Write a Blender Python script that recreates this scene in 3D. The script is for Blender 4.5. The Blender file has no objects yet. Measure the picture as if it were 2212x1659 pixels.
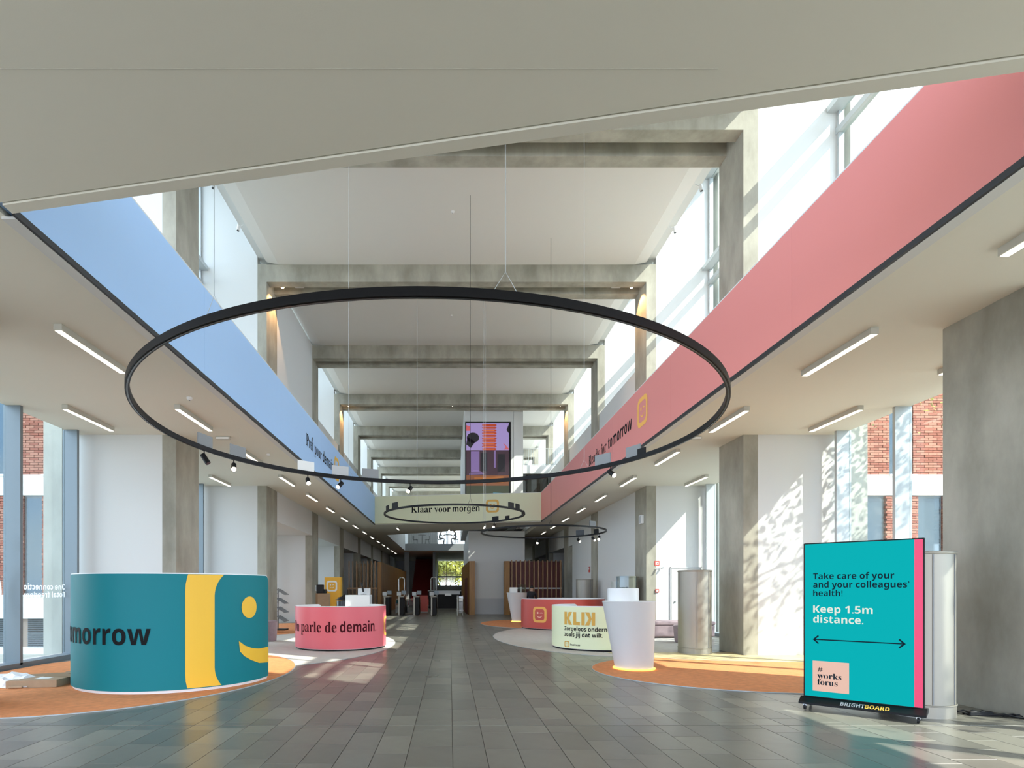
import bpy, bmesh, math, random
from math import pi, sin, cos, tan, atan2, sqrt, radians as R
from mathutils import Vector, Matrix
random.seed(7)
SC = bpy.context.scene
C = SC.collection

# ------------------------------------------------------------ camera, sky, sun, exposure
cam = bpy.data.cameras.new('camera')
cam.sensor_width = 36.0
cam.lens = 36.0 * 1220 / 2212
cam.shift_x = (1106 - 972) / 2212
cam.shift_y = (1273 - 829.5) / 2212
cam.clip_end = 400
camo = bpy.data.objects.new('camera', cam); C.objects.link(camo)
camo.location = (0, 0, 1.5); camo.rotation_euler = (pi / 2, 0, 0)
SC.camera = camo

SC.view_settings.view_transform = 'Standard'
SC.view_settings.look = 'None'
SC.view_settings.exposure = 0.75
SC.view_settings.gamma = 1.0
SC.view_settings.use_curve_mapping = False
SC.cycles.max_bounces = 10
SC.cycles.diffuse_bounces = 6
SC.cycles.transparent_max_bounces = 16
SC.cycles.use_denoising = True
SC.cycles.sample_clamp_indirect = 6.0
SC.cycles.caustics_reflective = False
SC.cycles.caustics_refractive = False

w = bpy.data.worlds.new('sky'); SC.world = w; w.use_nodes = True
nt = w.node_tree; nt.nodes.clear()
_o = nt.nodes.new('ShaderNodeOutputWorld'); _b = nt.nodes.new('ShaderNodeBackground')
_tc = nt.nodes.new('ShaderNodeTexCoord'); _mp = nt.nodes.new('ShaderNodeMapping')
_mp.inputs['Scale'].default_value = (1.6, 1.6, 4.0)
_n = nt.nodes.new('ShaderNodeTexNoise'); _n.inputs['Scale'].default_value = 2.2; _n.inputs['Detail'].default_value = 7
_r = nt.nodes.new('ShaderNodeValToRGB')
_r.color_ramp.elements[0].position = 0.40; _r.color_ramp.elements[0].color = (0.50, 0.70, 1.0, 1)
_r.color_ramp.elements[1].position = 0.62; _r.color_ramp.elements[1].color = (1.0, 1.0, 1.0, 1)
nt.links.new(_tc.outputs['Generated'], _mp.inputs['Vector']); nt.links.new(_mp.outputs['Vector'], _n.inputs['Vector'])
nt.links.new(_n.outputs['Fac'], _r.inputs['Fac']); nt.links.new(_r.outputs['Color'], _b.inputs['Color'])
_b.inputs['Strength'].default_value = 3.4
nt.links.new(_b.outputs['Background'], _o.inputs['Surface'])

sun = bpy.data.lights.new('sun', 'SUN'); sun.energy = 6.5; sun.angle = R(0.45); sun.color = (1.0, 0.95, 0.86)
suno = bpy.data.objects.new('sun', sun); C.objects.link(suno)
suno.rotation_euler = Vector((-1.0, 0.62, -1.08)).to_track_quat('-Z', 'Y').to_euler()

# ------------------------------------------------------------ materials
MATS = {}
def mat(name, col, rough=0.6, metal=0.0, spec=0.5, noise=0.0, nscale=3.0, col2=None, bump=0.0, bscale=40.0, coords='Object', stretch=(1, 1, 1), detail=4.0, emit=None, estr=0.0, coat=0.0, rvar=0.0):
    if name in MATS: return MATS[name]
    m = bpy.data.materials.new(name); m.use_nodes = True
    n = m.node_tree.nodes; L = m.node_tree.links; b = n['Principled BSDF']
    b.inputs['Base Color'].default_value = (*col, 1)
    b.inputs['Roughness'].default_value = rough; b.inputs['Metallic'].default_value = metal
    b.inputs['Specular IOR Level'].default_value = spec
    b.inputs['Coat Weight'].default_value = coat
    if emit:
        b.inputs['Emission Color'].default_value = (*emit, 1); b.inputs['Emission Strength'].default_value = estr
    if noise or bump or col2 or rvar:
        tc = n.new('ShaderNodeTexCoord'); mp = n.new('ShaderNodeMapping'); mp.inputs['Scale'].default_value = stretch
        L.new(tc.outputs[coords], mp.inputs['Vector'])
    if noise or col2:
        t = n.new('ShaderNodeTexNoise'); t.inputs['Scale'].default_value = nscale; t.inputs['Detail'].default_value = detail; t.inputs['Roughness'].default_value = 0.6
        L.new(mp.outputs['Vector'], t.inputs['Vector'])
        r = n.new('ShaderNodeValToRGB'); r.color_ramp.elements[0].position = 0.32; r.color_ramp.elements[1].position = 0.68
        c2 = col2 if col2 else tuple(max(0, c * (1 - noise)) for c in col)
        r.color_ramp.elements[0].color = (*c2, 1); r.color_ramp.elements[1].color = (*col, 1)
        L.new(t.outputs['Fac'], r.inputs['Fac']); L.new(r.outputs['Color'], b.inputs['Base Color'])
    if rvar:
        t3 = n.new('ShaderNodeTexNoise'); t3.inputs['Scale'].default_value = 2.0; L.new(mp.outputs['Vector'], t3.inputs['Vector'])
        mr = n.new('ShaderNodeMapRange'); mr.inputs['To Min'].default_value = rough - rvar; mr.inputs['To Max'].default_value = rough + rvar
        L.new(t3.outputs['Fac'], mr.inputs['Value']); L.new(mr.outputs['Result'], b.inputs['Roughness'])
    if bump:
        t2 = n.new('ShaderNodeTexNoise'); t2.inputs['Scale'].default_value = bscale; t2.inputs['Detail'].default_value = 3
        L.new(mp.outputs['Vector'], t2.inputs['Vector'])
        bp = n.new('ShaderNodeBump'); bp.inputs['Strength'].default_value = bump; bp.inputs['Distance'].default_value = 0.01
        L.new(t2.outputs['Fac'], bp.inputs['Height']); L.new(bp.outputs['Normal'], b.inputs['Normal'])
    MATS[name] = m
    return m

def glass_mat(name, tint=(0.93, 0.97, 0.96), gloss=0.07):
    m = bpy.data.materials.new(name); m.use_nodes = True
    n = m.node_tree.nodes; L = m.node_tree.links; n.clear()
    o = n.new('ShaderNodeOutputMaterial'); t = n.new('ShaderNodeBsdfTransparent'); g = n.new('ShaderNodeBsdfGlossy'); x = n.new('ShaderNodeMixShader')
    t.inputs['Color'].default_value = (*tint, 1); g.inputs['Roughness'].default_value = 0.02
    x.inputs['Fac'].default_value = gloss
    L.new(t.outputs[0], x.inputs[1]); L.new(g.outputs[0], x.inputs[2]); L.new(x.outputs[0], o.inputs['Surface'])
    MATS[name] = m
    return m

M_conc = mat('board_concrete', (0.44, 0.415, 0.345), 0.85, nscale=1.3, col2=(0.25, 0.235, 0.19), bump=0.25, bscale=14, stretch=(1, 1, 0.45), detail=8)
M_concl = mat('pale_concrete', (0.50, 0.50, 0.45), 0.85, nscale=1.2, col2=(0.36, 0.36, 0.32), bump=0.2, bscale=14, stretch=(1, 1, 0.5), detail=8)
M_white = mat('white_plaster', (0.68, 0.68, 0.665), 0.8, bump=0.05, bscale=60)
M_ceil = mat('ceiling_plaster', (0.76, 0.735, 0.645), 0.85, bump=0.05, bscale=120)
M_panel = mat('ceiling_panel', (0.72, 0.69, 0.65), 0.5, spec=0.4)
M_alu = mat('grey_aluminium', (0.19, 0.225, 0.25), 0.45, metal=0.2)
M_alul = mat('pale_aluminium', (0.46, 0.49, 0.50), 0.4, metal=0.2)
M_dark = mat('dark_gasket', (0.015, 0.015, 0.017), 0.5)
M_black = mat('black_metal', (0.006, 0.006, 0.007), 0.45, spec=0.2)
M_blackp = mat('black_plastic', (0.012, 0.012, 0.014), 0.5, spec=0.3)
M_steel = mat('brushed_steel', (0.37, 0.345, 0.30), 0.50, metal=0.8, bump=0.05, bscale=90, stretch=(1, 1, 0.04))
M_chrome = mat('chrome', (0.75, 0.75, 0.76), 0.12, metal=1.0)
M_blue = mat('pale_blue_print', (0.40, 0.61, 0.92), 0.45, spec=0.35)
M_red = mat('coral_print', (0.76, 0.26, 0.235), 0.45, spec=0.35)
M_lime = mat('pale_lime_print', (0.74, 0.74, 0.50), 0.5, spec=0.3)
M_limec = mat('cream_lime_print', (0.82, 0.86, 0.58), 0.45, spec=0.3)
M_teal = mat('teal_print', (0.0, 0.19, 0.225), 0.5, spec=0.28)
M_pink = mat('pink_print', (0.80, 0.165, 0.20), 0.4, spec=0.4)
M_crim = mat('brick_red_print', (0.60, 0.085, 0.065), 0.4, spec=0.4)
M_yel = mat('yellow_print', (0.92, 0.52, 0.03), 0.45)
M_och = mat('ochre_print', (0.72, 0.40, 0.06), 0.5)
M_yel2 = mat('yellow_board', (0.85, 0.45, 0.04), 0.5)
M_org = mat('orange_print', (0.95, 0.48, 0.10), 0.5)
M_salmon = mat('salmon_print', (0.95, 0.55, 0.42), 0.5)
M_ink = mat('black_ink', (0.004, 0.004, 0.005), 0.6, spec=0.15)
M_wine = mat('dark_wine_ink', (0.07, 0.003, 0.008), 0.6, spec=0.15)
M_lac = mat('white_lacquer', (0.82, 0.82, 0.82), 0.35, spec=0.5)
M_lacg = mat('matt_white_shell', (0.66, 0.66, 0.66), 0.5, bump=0.04, bscale=200)
M_carO = mat('orange_carpet', (0.80, 0.30, 0.11), 0.95, noise=0.22, nscale=9, bump=0.5, bscale=260)
M_carW = mat('off_white_carpet', (0.62, 0.57, 0.52), 0.9, noise=0.10, nscale=5, bump=0.3, bscale=200)
M_carY = mat('pale_sand_resin', (0.66, 0.54, 0.30), 0.6, noise=0.12, nscale=3)
M_wood = mat('oak_veneer', (0.36, 0.17, 0.035), 0.45, nscale=3, col2=(0.24, 0.10, 0.018), stretch=(3, 3, 0.3), detail=6)
M_woodp = mat('pale_timber', (0.50, 0.30, 0.16), 0.55, nscale=5, col2=(0.36, 0.20, 0.10), stretch=(3, 3, 0.3))
M_redp = mat('dark_red_panel', (0.11, 0.010, 0.008), 0.5)
M_redcar = mat('red_stair_carpet', (0.14, 0.006, 0.005), 0.9)
M_brown = mat('brown_panelling', (0.16, 0.115, 0.085), 0.6, noise=0.3, nscale=2)
M_card = mat('cardboard', (0.42, 0.29, 0.18), 0.8, noise=0.15, nscale=6)
M_cardd = mat('cardboard_edge', (0.28, 0.18, 0.10), 0.85)
M_plast = mat('crumpled_white_film', (0.80, 0.80, 0.82), 0.3)
M_mauve = mat('mauve_fabric', (0.33, 0.25, 0.27), 0.85, noise=0.15, nscale=8)
M_paper = mat('white_paper', (0.85, 0.85, 0.83), 0.7)
M_grey = mat('grey_plate', (0.24, 0.25, 0.26), 0.5)
M_greyl = mat('light_grey_plate', (0.50, 0.51, 0.52), 0.5)
M_greyd = mat('dark_grey_screen', (0.055, 0.06, 0.07), 0.25)
M_lampbody = mat('lamp_housing', (0.52, 0.50, 0.44), 0.6)
M_tube = mat('lamp_diffuser', (0.9, 0.88, 0.8), 0.5, emit=(1.0, 0.93, 0.78), estr=1.6)
M_lens = mat('spot_lens_lit', (1, 0.95, 0.85), 0.5, emit=(1.0, 0.88, 0.66), estr=14)
M_lensw = mat('warm_lens_lit', (1, 0.8, 0.5), 0.5, emit=(1.0, 0.70, 0.38), estr=40)
M_glow = mat('amber_glow_ring', (1, 0.6, 0.1), 0.5, emit=(1.0, 0.58, 0.10), estr=1.2)
M_scr = mat('led_teal', (0.0, 0.02, 0.02), 0.6, spec=0.05, emit=(0.0, 0.43, 0.46), estr=0.58)
M_scrp = mat('led_pink', (0.1, 0.0, 0.02), 0.4, emit=(0.90, 0.06, 0.17), estr=0.50)
M_scrs = mat('led_peach', (0.1, 0.06, 0.05), 0.4, emit=(0.90, 0.56, 0.42), estr=0.45)
M_scrw = mat('led_sand', (0.1, 0.1, 0.1), 0.4, emit=(0.74, 0.78, 0.64), estr=0.52)
M_scrt = mat('led_navy', (0.0, 0.005, 0.01), 0.5, spec=.1, emit=(0.0, 0.01, 0.02), estr=0.5)
M_skin = mat('skin', (0.55, 0.33, 0.24), 0.6)
M_cloth = mat('charcoal_clothing', (0.02, 0.02, 0.025), 0.85)
M_clothg = mat('grey_jumper', (0.22, 0.22, 0.23), 0.85)
M_hair = mat('dark_hair', (0.012, 0.009, 0.008), 0.6)
M_leafy = mat('yellow_green_leaves', (0.42, 0.40, 0.05), 0.6, noise=0.5, nscale=1.5)
M_leafg = mat('green_leaves', (0.10, 0.20, 0.035), 0.6, noise=0.4, nscale=1.5)
M_bark = mat('bark', (0.28, 0.14, 0.07), 0.9, noise=0.3)
M_pave = mat('outdoor_paving', (0.50, 0.48, 0.42), 0.9, noise=0.2, nscale=2)
M_grout = mat('dark_grout', (0.075, 0.073, 0.068), 0.8)
M_glass = glass_mat('window_glass')
M_vinyl = mat('white_vinyl', (0.9, 0.9, 0.9), 0.6)
_n = M_vinyl.node_tree.nodes; _t = _n.new('ShaderNodeBsdfTranslucent'); _t.inputs['Color'].default_value = (.95, .95, .95, 1); _x = _n.new('ShaderNodeMixShader'); _x.inputs[0].default_value = 0.6
M_vinyl.node_tree.links.new(_n['Principled BSDF'].outputs[0], _x.inputs[1]); M_vinyl.node_tree.links.new(_t.outputs[0], _x.inputs[2]); M_vinyl.node_tree.links.new(_x.outputs[0], _n['Material Output'].inputs['Surface'])
M_glassd = glass_mat('smoked_glass', (0.28, 0.29, 0.30), 0.12)
M_acryl = glass_mat('clear_acrylic', (0.84, 0.86, 0.85), 0.04)
M_extwin = mat('outside_window_glass', (0.05, 0.08, 0.10), 0.08, spec=0.8, metal=0.35)
M_white_out = mat('white_stone_band', (0.78, 0.78, 0.74), 0.8)
M_louv = mat('dark_louvre', (0.05, 0.06, 0.06), 0.6)
TILE = []
for i, c in enumerate([(0.205, 0.196, 0.165), (0.170, 0.164, 0.140), (0.240, 0.228, 0.190), (0.188, 0.176, 0.152), (0.285, 0.268, 0.220)]):
    TILE.append(mat('slate_%s' % 'abcde'[i], c, 0.30, noise=0.22, nscale=2.6, bump=0.10, bscale=5, coords='Generated' if False else 'Object', rvar=0.06, detail=5))
BRK = [mat('red_brick', (0.34, 0.115, 0.075), 0.9, noise=0.35, nscale=2), mat('pink_brick', (0.42, 0.19, 0.13), 0.9, noise=0.25, nscale=2)]
M_mortar = mat('mortar', (0.36, 0.29, 0.24), 0.95)

# ------------------------------------------------------------ mesh helpers
class MB:
    def __init__(s): s.v = []; s.f = []; s.m = []
    def add(s, vs, fs, mi=0):
        o = len(s.v); s.v += [tuple(v) for v in vs]; s.f += [[o + i for i in f] for f in fs]; s.m += [mi] * len(fs); return s
    def box(s, x0, x1, y0, y1, z0, z1, mi=0):
        return s.add([(x0, y0, z0), (x1, y0, z0), (x1, y1, z0), (x0, y1, z0), (x0, y0, z1), (x1, y0, z1), (x1, y1, z1), (x0, y1, z1)],
                     [(0, 3, 2, 1), (4, 5, 6, 7), (0, 1, 5, 4), (1, 2, 6, 5), (2, 3, 7, 6), (3, 0, 4, 7)], mi)
    def bbox(s, x0, x1, y0, y1, z0, z1, b=0.01, mi=0):
        """box with chamfered top and vertical edges"""
        def ring(i, z): return [(x0 + i + b, y0 + i, z), (x1 - i - b, y0 + i, z), (x1 - i, y0 + i + b, z), (x1 - i, y1 - i - b, z), (x1 - i - b, y1 - i, z), (x0 + i + b, y1 - i, z), (x0 + i, y1 - i - b, z), (x0 + i, y0 + i + b, z)]
        vs = ring(b, z0) + ring(0, z0 + b) + ring(0, z1 - b) + ring(b, z1)
        fs = [list(range(7, -1, -1)), list(range(24, 32))]
        for k in range(3):
            for i in range(8): fs.append([k * 8 + i, k * 8 + (i + 1) % 8, k * 8 + 8 + (i + 1) % 8, k * 8 + 8 + i])
        return s.add(vs, fs, mi)
    def prism(s, poly, z0, z1, mi=0):
        n = len(poly)
        a = sum(poly[i][0] * poly[(i + 1) % n][1] - poly[(i + 1) % n][0] * poly[i][1] for i in range(n))
        if a < 0: poly = poly[::-1]
        return s.add([(x, y, z0) for x, y in poly] + [(x, y, z1) for x, y in poly],
                     [list(range(n - 1, -1, -1)), list(range(n, 2 * n))] + [[i, (i + 1) % n, n + (i + 1) % n, n + i] for i in range(n)], mi)
    def lathe(s, prof, cx=0, cy=0, n=48, shear=None, cap=True, mi=0, a0=0, a1=2 * pi, sx=1, sy=1):
        """prof: list of (r, z); shear(z) -> (dx, dy)"""
        o = []; full = abs(a1 - a0 - 2 * pi) < 1e-6; k = n if full else n + 1
        for r, z in prof:
            dx, dy = shear(z) if shear else (0, 0)
            o += [(cx + dx + r * sx * cos(a0 + (a1 - a0) * i / n), cy + dy + r * sy * sin(a0 + (a1 - a0) * i / n), z) for i in range(k)]
        f = []
        for j in range(len(prof) - 1):
            for i in range(n):
                a = j * k + i; b = j * k + (i + 1) % k; f.append([a, b, b + k, a + k])
        if cap and full:
            f.append(list(range(k - 1, -1, -1))); f.append([(len(prof) - 1) * k + i for i in range(k)])
        return s.add(o, f, mi)
    def tube(s, pts, r, n=8, closed=False, mi=0, cap=True):
        pts = [Vector(p) for p in pts]; m = len(pts); rs = r if isinstance(r, (list, tuple)) else [r] * m
        o = []; up = None
        for i, p in enumerate(pts):
            if closed: d = pts[(i + 1) % m] - pts[i - 1]
            else: d = pts[min(i + 1, m - 1)] - pts[max(i - 1, 0)]
            d.normalize()
            if up is None:
                up = Vector((0, 0, 1)) if abs(d.z) < 0.9 else Vector((1, 0, 0))
            u = d.cross(up)
            if u.length < 1e-4: u = d.cross(Vector((0, 1, 0)))
            u.normalize(); v = u.cross(d); 
            if not closed: up = v
            o += [tuple(p + (u * cos(2 * pi * k / n) + v * sin(2 * pi * k / n)) * rs[i]) for k in range(n)]
        f = []
        for i in range(m if closed else m - 1):
            j = (i + 1) % m
            for k in range(n): f.append([i * n + k, j * n + k, j * n + (k + 1) % n, i * n + (k + 1) % n])
        if not closed and cap: f.append(list(range(n))); f.append([(m - 1) * n + k for k in range(n - 1, -1, -1)])
        return s.add(o, f, mi)
    def obj(s, name, mats, parent=None, smooth=False, loc=None):
        me = bpy.data.meshes.new(name); me.from_pydata(s.v, [], s.f)
        mats = mats if isinstance(mats, (list, tuple)) else [mats]
        for m in mats: me.materials.append(m)
        if len(mats) > 1: me.polygons.foreach_set('material_index', s.m)
        if smooth:
            me.polygons.foreach_set('use_smooth', [True] * len(me.polygons)); me.set_sharp_from_angle(angle=R(35))
        me.update()
        o = bpy.data.objects.new(name, me); C.objects.link(o)
        if loc: o.location = loc
        if parent: o.parent = parent
        return o

def tag(o, label, cat, group=None, kind=None):
    o['label'] = label; o['category'] = cat
    if group: o['group'] = group
    if kind: o['kind'] = kind
    return o
def empty(name, loc, label, cat, group=None, rz=0.0, kind=None):
    o = bpy.data.objects.new(name, None); C.objects.link(o); o.location = loc; o.rotation_euler = (0, 0, rz); o.empty_display_size = 0.1
    return tag(o, label, cat, group, kind)
def kids(o): return [c for c in ALL_KIDS(o)]
def ALL_KIDS(o): return [c for c in bpy.data.objects if c.parent == o]
def copy_tree(o, parent=None, table=None):
    if table is None:
        table = {}
        for c in bpy.data.objects:
            if c.parent: table.setdefault(c.parent.name, []).append(c)
    c = o.copy(); C.objects.link(c)
    if parent: c.parent = parent
    for ch in table.get(o.name, []): copy_tree(ch, c, table)
    return c
def struct(name, mb, m, label, cat, smooth=False):
    return tag(mb.obj(name, m, smooth=smooth), label, cat, kind='structure')

# 2-D shapes -> surfaces -------------------------------------------------
SER = {}
def uni(s, mode):
    out = ''
    for ch in s:
        if mode == 'serif':
            if 'A' <= ch <= 'Z': ch = chr(0x1D400 + ord(ch) - 65)
            elif 'a' <= ch <= 'z': ch = chr(0x1D41A + ord(ch) - 97)
        elif mode == 'bold':
            if 'A' <= ch <= 'Z': ch = chr(0x1D5D4 + ord(ch) - 65)
            elif 'a' <= ch <= 'z': ch = chr(0x1D5EE + ord(ch) - 97)
            elif '0' <= ch <= '9': ch = chr(0x1D7EC + ord(ch) - 48)
        out += ch
    return out
def text2d(s, mode='bold', spacing=1.0, offset=0.0):
    cu = bpy.data.curves.new('tmp', 'FONT'); cu.body = uni(s, mode); cu.space_character = spacing; cu.offset = offset; cu.resolution_u = 5
    o = bpy.data.objects.new('tmp', cu); C.objects.link(o); bpy.context.view_layer.update()
    me = bpy.data.meshes.new_from_object(o)
    vs = [(v.co.x, v.co.y) for v in me.vertices]; fs = [list(p.vertices) for p in me.polygons]
    bpy.data.objects.remove(o); bpy.data.curves.remove(cu); bpy.data.meshes.remove(me)
    return vs, fs
def fit(shape, x0=None, width=None, y=0.0, size=None, xs=1.0, right=None):
    vs, fs = shape
    a = min(v[0] for v in vs); b = max(v[0] for v in vs)
    k = size if size else 1.0
    kx = k * xs
    if width: kx = width / (b - a); k = size if size else kx
    if right is not None: x0 = right - (b - a) * kx
    return [(x0 + (v[0] - a) * kx, y + v[1] * k) for v in vs], fs
def merge(*shapes):
    V = []; F = []
    for vs, fs in shapes:
        o = len(V); V += vs; F += [[o + i for i in f] for f in fs]
    return V, F
def rrect(hw, hh, r, n=6):
    pts = []
    for cx, cy, a in ((hw - r, hh - r, 0), (-hw + r, hh - r, pi / 2), (-hw + r, -hh + r, pi), (hw - r, -hh + r, 1.5 * pi)):
        for i in range(n + 1): pts.append((cx + r * cos(a + pi / 2 * i / n), cy + r * sin(a + pi / 2 * i / n)))
    return pts
def ring2d(cx, cy, outer, inner):
    n = len(outer)
    vs = [(cx + x, cy + y) for x, y in outer] + [(cx + x, cy + y) for x, y in inner]
    return vs, [[i, (i + 1) % n, n + (i + 1) % n, n + i] for i in range(n)]
def disc2d(cx, cy, rx, ry=None, n=24):
    ry = ry or rx
    return [(cx + rx * cos(2 * pi * i / n), cy + ry * sin(2 * pi * i / n)) for i in range(n)], [list(range(n))]
def poly2d(pts): return list(pts), [list(range(len(pts)))]
def arc2d(cx, cy, r, a0, a1, t0, t1=None, n=12):
    """thick arc; thickness tapers from t0 mid to t1 at the ends"""
    t1 = t0 if t1 is None else t1; vs = []
    for i in range(n + 1):
        q = i / n; a = a0 + (a1 - a0) * q; t = t1 + (t0 - t1) * sin(pi * q)
        vs += [(cx + (r - t / 2) * cos(a), cy + (r - t / 2) * sin(a)), (cx + (r + t / 2) * cos(a), cy + (r + t / 2) * sin(a))]
    return vs, [[2 * i, 2 * i + 1, 2 * i + 3, 2 * i + 2] for i in range(n)]
def emblem(cx, cy, s):
    """square smiley mark of outer size s: (frame, face)"""
    h = s / 2
    fr = ring2d(cx, cy, rrect(h, h, h * 0.48), rrect(h * 0.70, h * 0.70, h * 0.30))
    eye = disc2d(cx - h * 0.26, cy + h * 0.22, h * 0.13)
    wink = arc2d(cx + h * 0.26, cy + h * 0.02, h * 0.22, R(40), R(140), h * 0.10, h * 0.06, 6)
    sm = arc2d(cx, cy + h * 0.12, h * 0.46, R(215), R(325), h * 0.11, h * 0.05)
    return fr, merge(eye, wink, sm)
def surf(name, shape, fn, m, parent=None, step=0.0, clip=None, flip=False):
    """lay a flat 2-D shape on a surface fn(u, v); cut it every `step` in u so that it can bend"""
    vs, fs = shape
    bm = bmesh.new(); bv = [bm.verts.new((x, y, 0)) for x, y in vs]
    for f in fs:
        try: bm.faces.new([bv[i] for i in f])
        except ValueError: pass
    def cut(co, no, out=False):
        g = bm.verts[:] + bm.edges[:] + bm.faces[:]
        if g: bmesh.ops.bisect_plane(bm, geom=g, plane_co=co, plane_no=no, clear_outer=out)
    if clip:
        u0, u1, v0, v1 = clip
        cut((u0, 0, 0), (-1, 0, 0), True); cut((u1, 0, 0), (1, 0, 0), True); cut((0, v0, 0), (0, -1, 0), True); cut((0, v1, 0), (0, 1, 0), True)
    if step and bm.verts:
        a = min(v.co.x for v in bm.verts); b = max(v.co.x for v in bm.verts); u = a + step
        while u < b: cut((u, 0, 0), (1, 0, 0)); u += step
    bmesh.ops.triangulate(bm, faces=[f for f in bm.faces if len(f.verts) > 4])
    for v in bm.verts: v.co = Vector(fn(v.co.x, v.co.y))
    if flip: bmesh.ops.reverse_faces(bm, faces=bm.faces[:])
    me = bpy.data.meshes.new(name); bm.to_mesh(me); bm.free(); me.materials.append(m)
    o = bpy.data.objects.new(name, me); C.objects.link(o)
    if parent: o.parent = parent
    return o

# ------------------------------------------------------------ grid of the hall
YK = lambda k: 12.78 + 6.32 * (k - 1)
CD = 1.15                       # column depth
XL, XR = -6.2, 6.64             # inner faces of the columns
GL, GR = -8.45, 8.80            # glass lines
ORD = ['first', 'second', 'third', 'fourth', 'fifth', 'sixth', 'seventh', 'eighth', 'ninth', 'tenth', 'eleventh', 'twelfth', 'thirteenth', 'fourteenth', 'fifteenth', 'sixteenth', 'seventeenth', 'eighteenth']

# floor: slab, tiles
fl = struct('floor', MB().box(-8.9, 9.2, -8, 71, -0.3, -0.012), M_grout, 'grey slate floor running the length of the hall', 'floor')
TW, TL, G = 0.305, 0.62, 0.0025
cand = []
x = -8.85; col = 0
while x < 9.15:
    off = random.choice([0, 0.2, 0.31, 0.45, 0.12]); 
    y = -8 + off
    ylist = []
    yy = 6.22
    while yy > -3: yy -= TL
    # tiles restart at the transverse expansion joint at y = 6.22
    ys = []
    yy = 6.22 - off
    if off > 0: ys.append((6.22 - off, 6.22))
    while yy > -2.0: ys.append((yy - TL, yy)); yy -= TL
    yy = 6.235 + off
    if off > 0: ys.append((6.235, 6.235 + off))
    while yy < 70: ys.append((yy, yy + TL)); yy += TL
    w_ = TW if random.random() < 0.72 else TW * 1.35
    for a, b in ys: cand.append((x, min(x + w_, 9.18), a, b))
    x += w_
def visible(t):
    xm, ym = (t[0] + t[1]) / 2, (t[2] + t[3]) / 2
    if ym < 4.75: return False
    px = 972 + 1220 * xm / ym
    return -10 < px < 2230
vis = sorted([t for t in cand if visible(t)], key=lambda t: (t[2] + t[3]) / 2)
near = set(map(tuple, vis[:300]))
mesh_cache = {}
rest = MB()
def pick():
    return random.choices(range(5), [5, 3, 3, 4, .8])[0]
for t in cand:
    x0, x1, y0, y1 = t; zt = random.uniform(-0.0016, 0.0)
    mi = pick()
    if tuple(t) in near:
        key = (round(x1 - x0, 3), round(y1 - y0, 3), mi)
        if key not in mesh_cache:
            b = MB(); W, D = x1 - x0 - G, y1 - y0 - G; c = 0.0015
            b.add([(G, G, -0.012), (W, G, -0.012), (W, D, -0.012), (G, D, -0.012), (G, G, -c), (W, G, -c), (W, D, -c), (G, D, -c), (G + c, G + c, 0), (W - c, G + c, 0), (W - c, D - c, 0), (G + c, D - c, 0)],
                  [(0, 1, 5, 4), (1, 2, 6, 5), (2, 3, 7, 6), (3, 0, 4, 7), (4, 5, 9, 8), (5, 6, 10, 9), (6, 7, 11, 10), (7, 4, 8, 11), (8, 9, 10, 11)])
            o = b.obj('tile', TILE[mi], fl); mesh_cache[key] = o
        else:
            o = mesh_cache[key].copy(); C.objects.link(o)
        o.location = (x0, y0, zt)
    else:
        W0, W1, D0, D1 = x0 + G, x1 - G, y0 + G, y1 - G
        rest.add([(W0, D0, -0.012), (W1, D0, -0.012), (W1, D1, -0.012), (W0, D1, -0.012), (W0, D0, zt), (W1, D0, zt), (W1, D1, zt), (W0, D1, zt)],
                 [(4, 5, 6, 7), (0, 1, 5, 4), (1, 2, 6, 5), (2, 3, 7, 6), (3, 0, 4, 7)], mi)
rf = rest.obj('tile_field', TILE, fl); rf['kind'] = 'stuff'

# ground outside
struct('ground', MB().box(-60, -8.9, -40, 110, -0.6, -0.45).box(9.2, 60, -40, 110, -0.6, -0.45).box(-60, 60, -60, -8, -0.6, -0.45).box(-60, 60, 71, 140, -0.6, -0.45), M_pave, 'pale stone paving outside the glass facades', 'ground')

# soffit (underside of the first floor) with two openings
FE = lambda X: 5.24 - 0.1815 * (X + 4.06)         # near opening edge
BE = lambda X: 30.5 - 0.148 * (X + 4.06)          # far opening edge, where the lime band hangs
so = MB()
so.prism([(GL, -8), (-4.17, -8), (-4.17, 70), (GL, 70)], 5.0, 5.45)
so.prism([(4.82, -8), (GR, -8), (GR, 70), (4.82, 70)], 5.0, 5.45)
so.prism([(-4.17, -8), (4.82, -8), (4.82, FE(4.82) - 0.13), (-4.17, FE(-4.17) - 0.13)], 5.0, 5.45)
so.prism([(-4.17, BE(-4.17) + .12), (4.82, BE(4.82) + .12), (4.82, 31.2), (-4.17, 36.5)], 5.0, 5.45)
so.prism([(-4.17, 51.2), (4.82, 51.2), (4.82, 70), (-4.17, 70)], 5.0, 5.45)
soffit = struct('ceiling', so, M_ceil, 'low grey plaster ceiling around the tall central void', 'ceiling')
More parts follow.
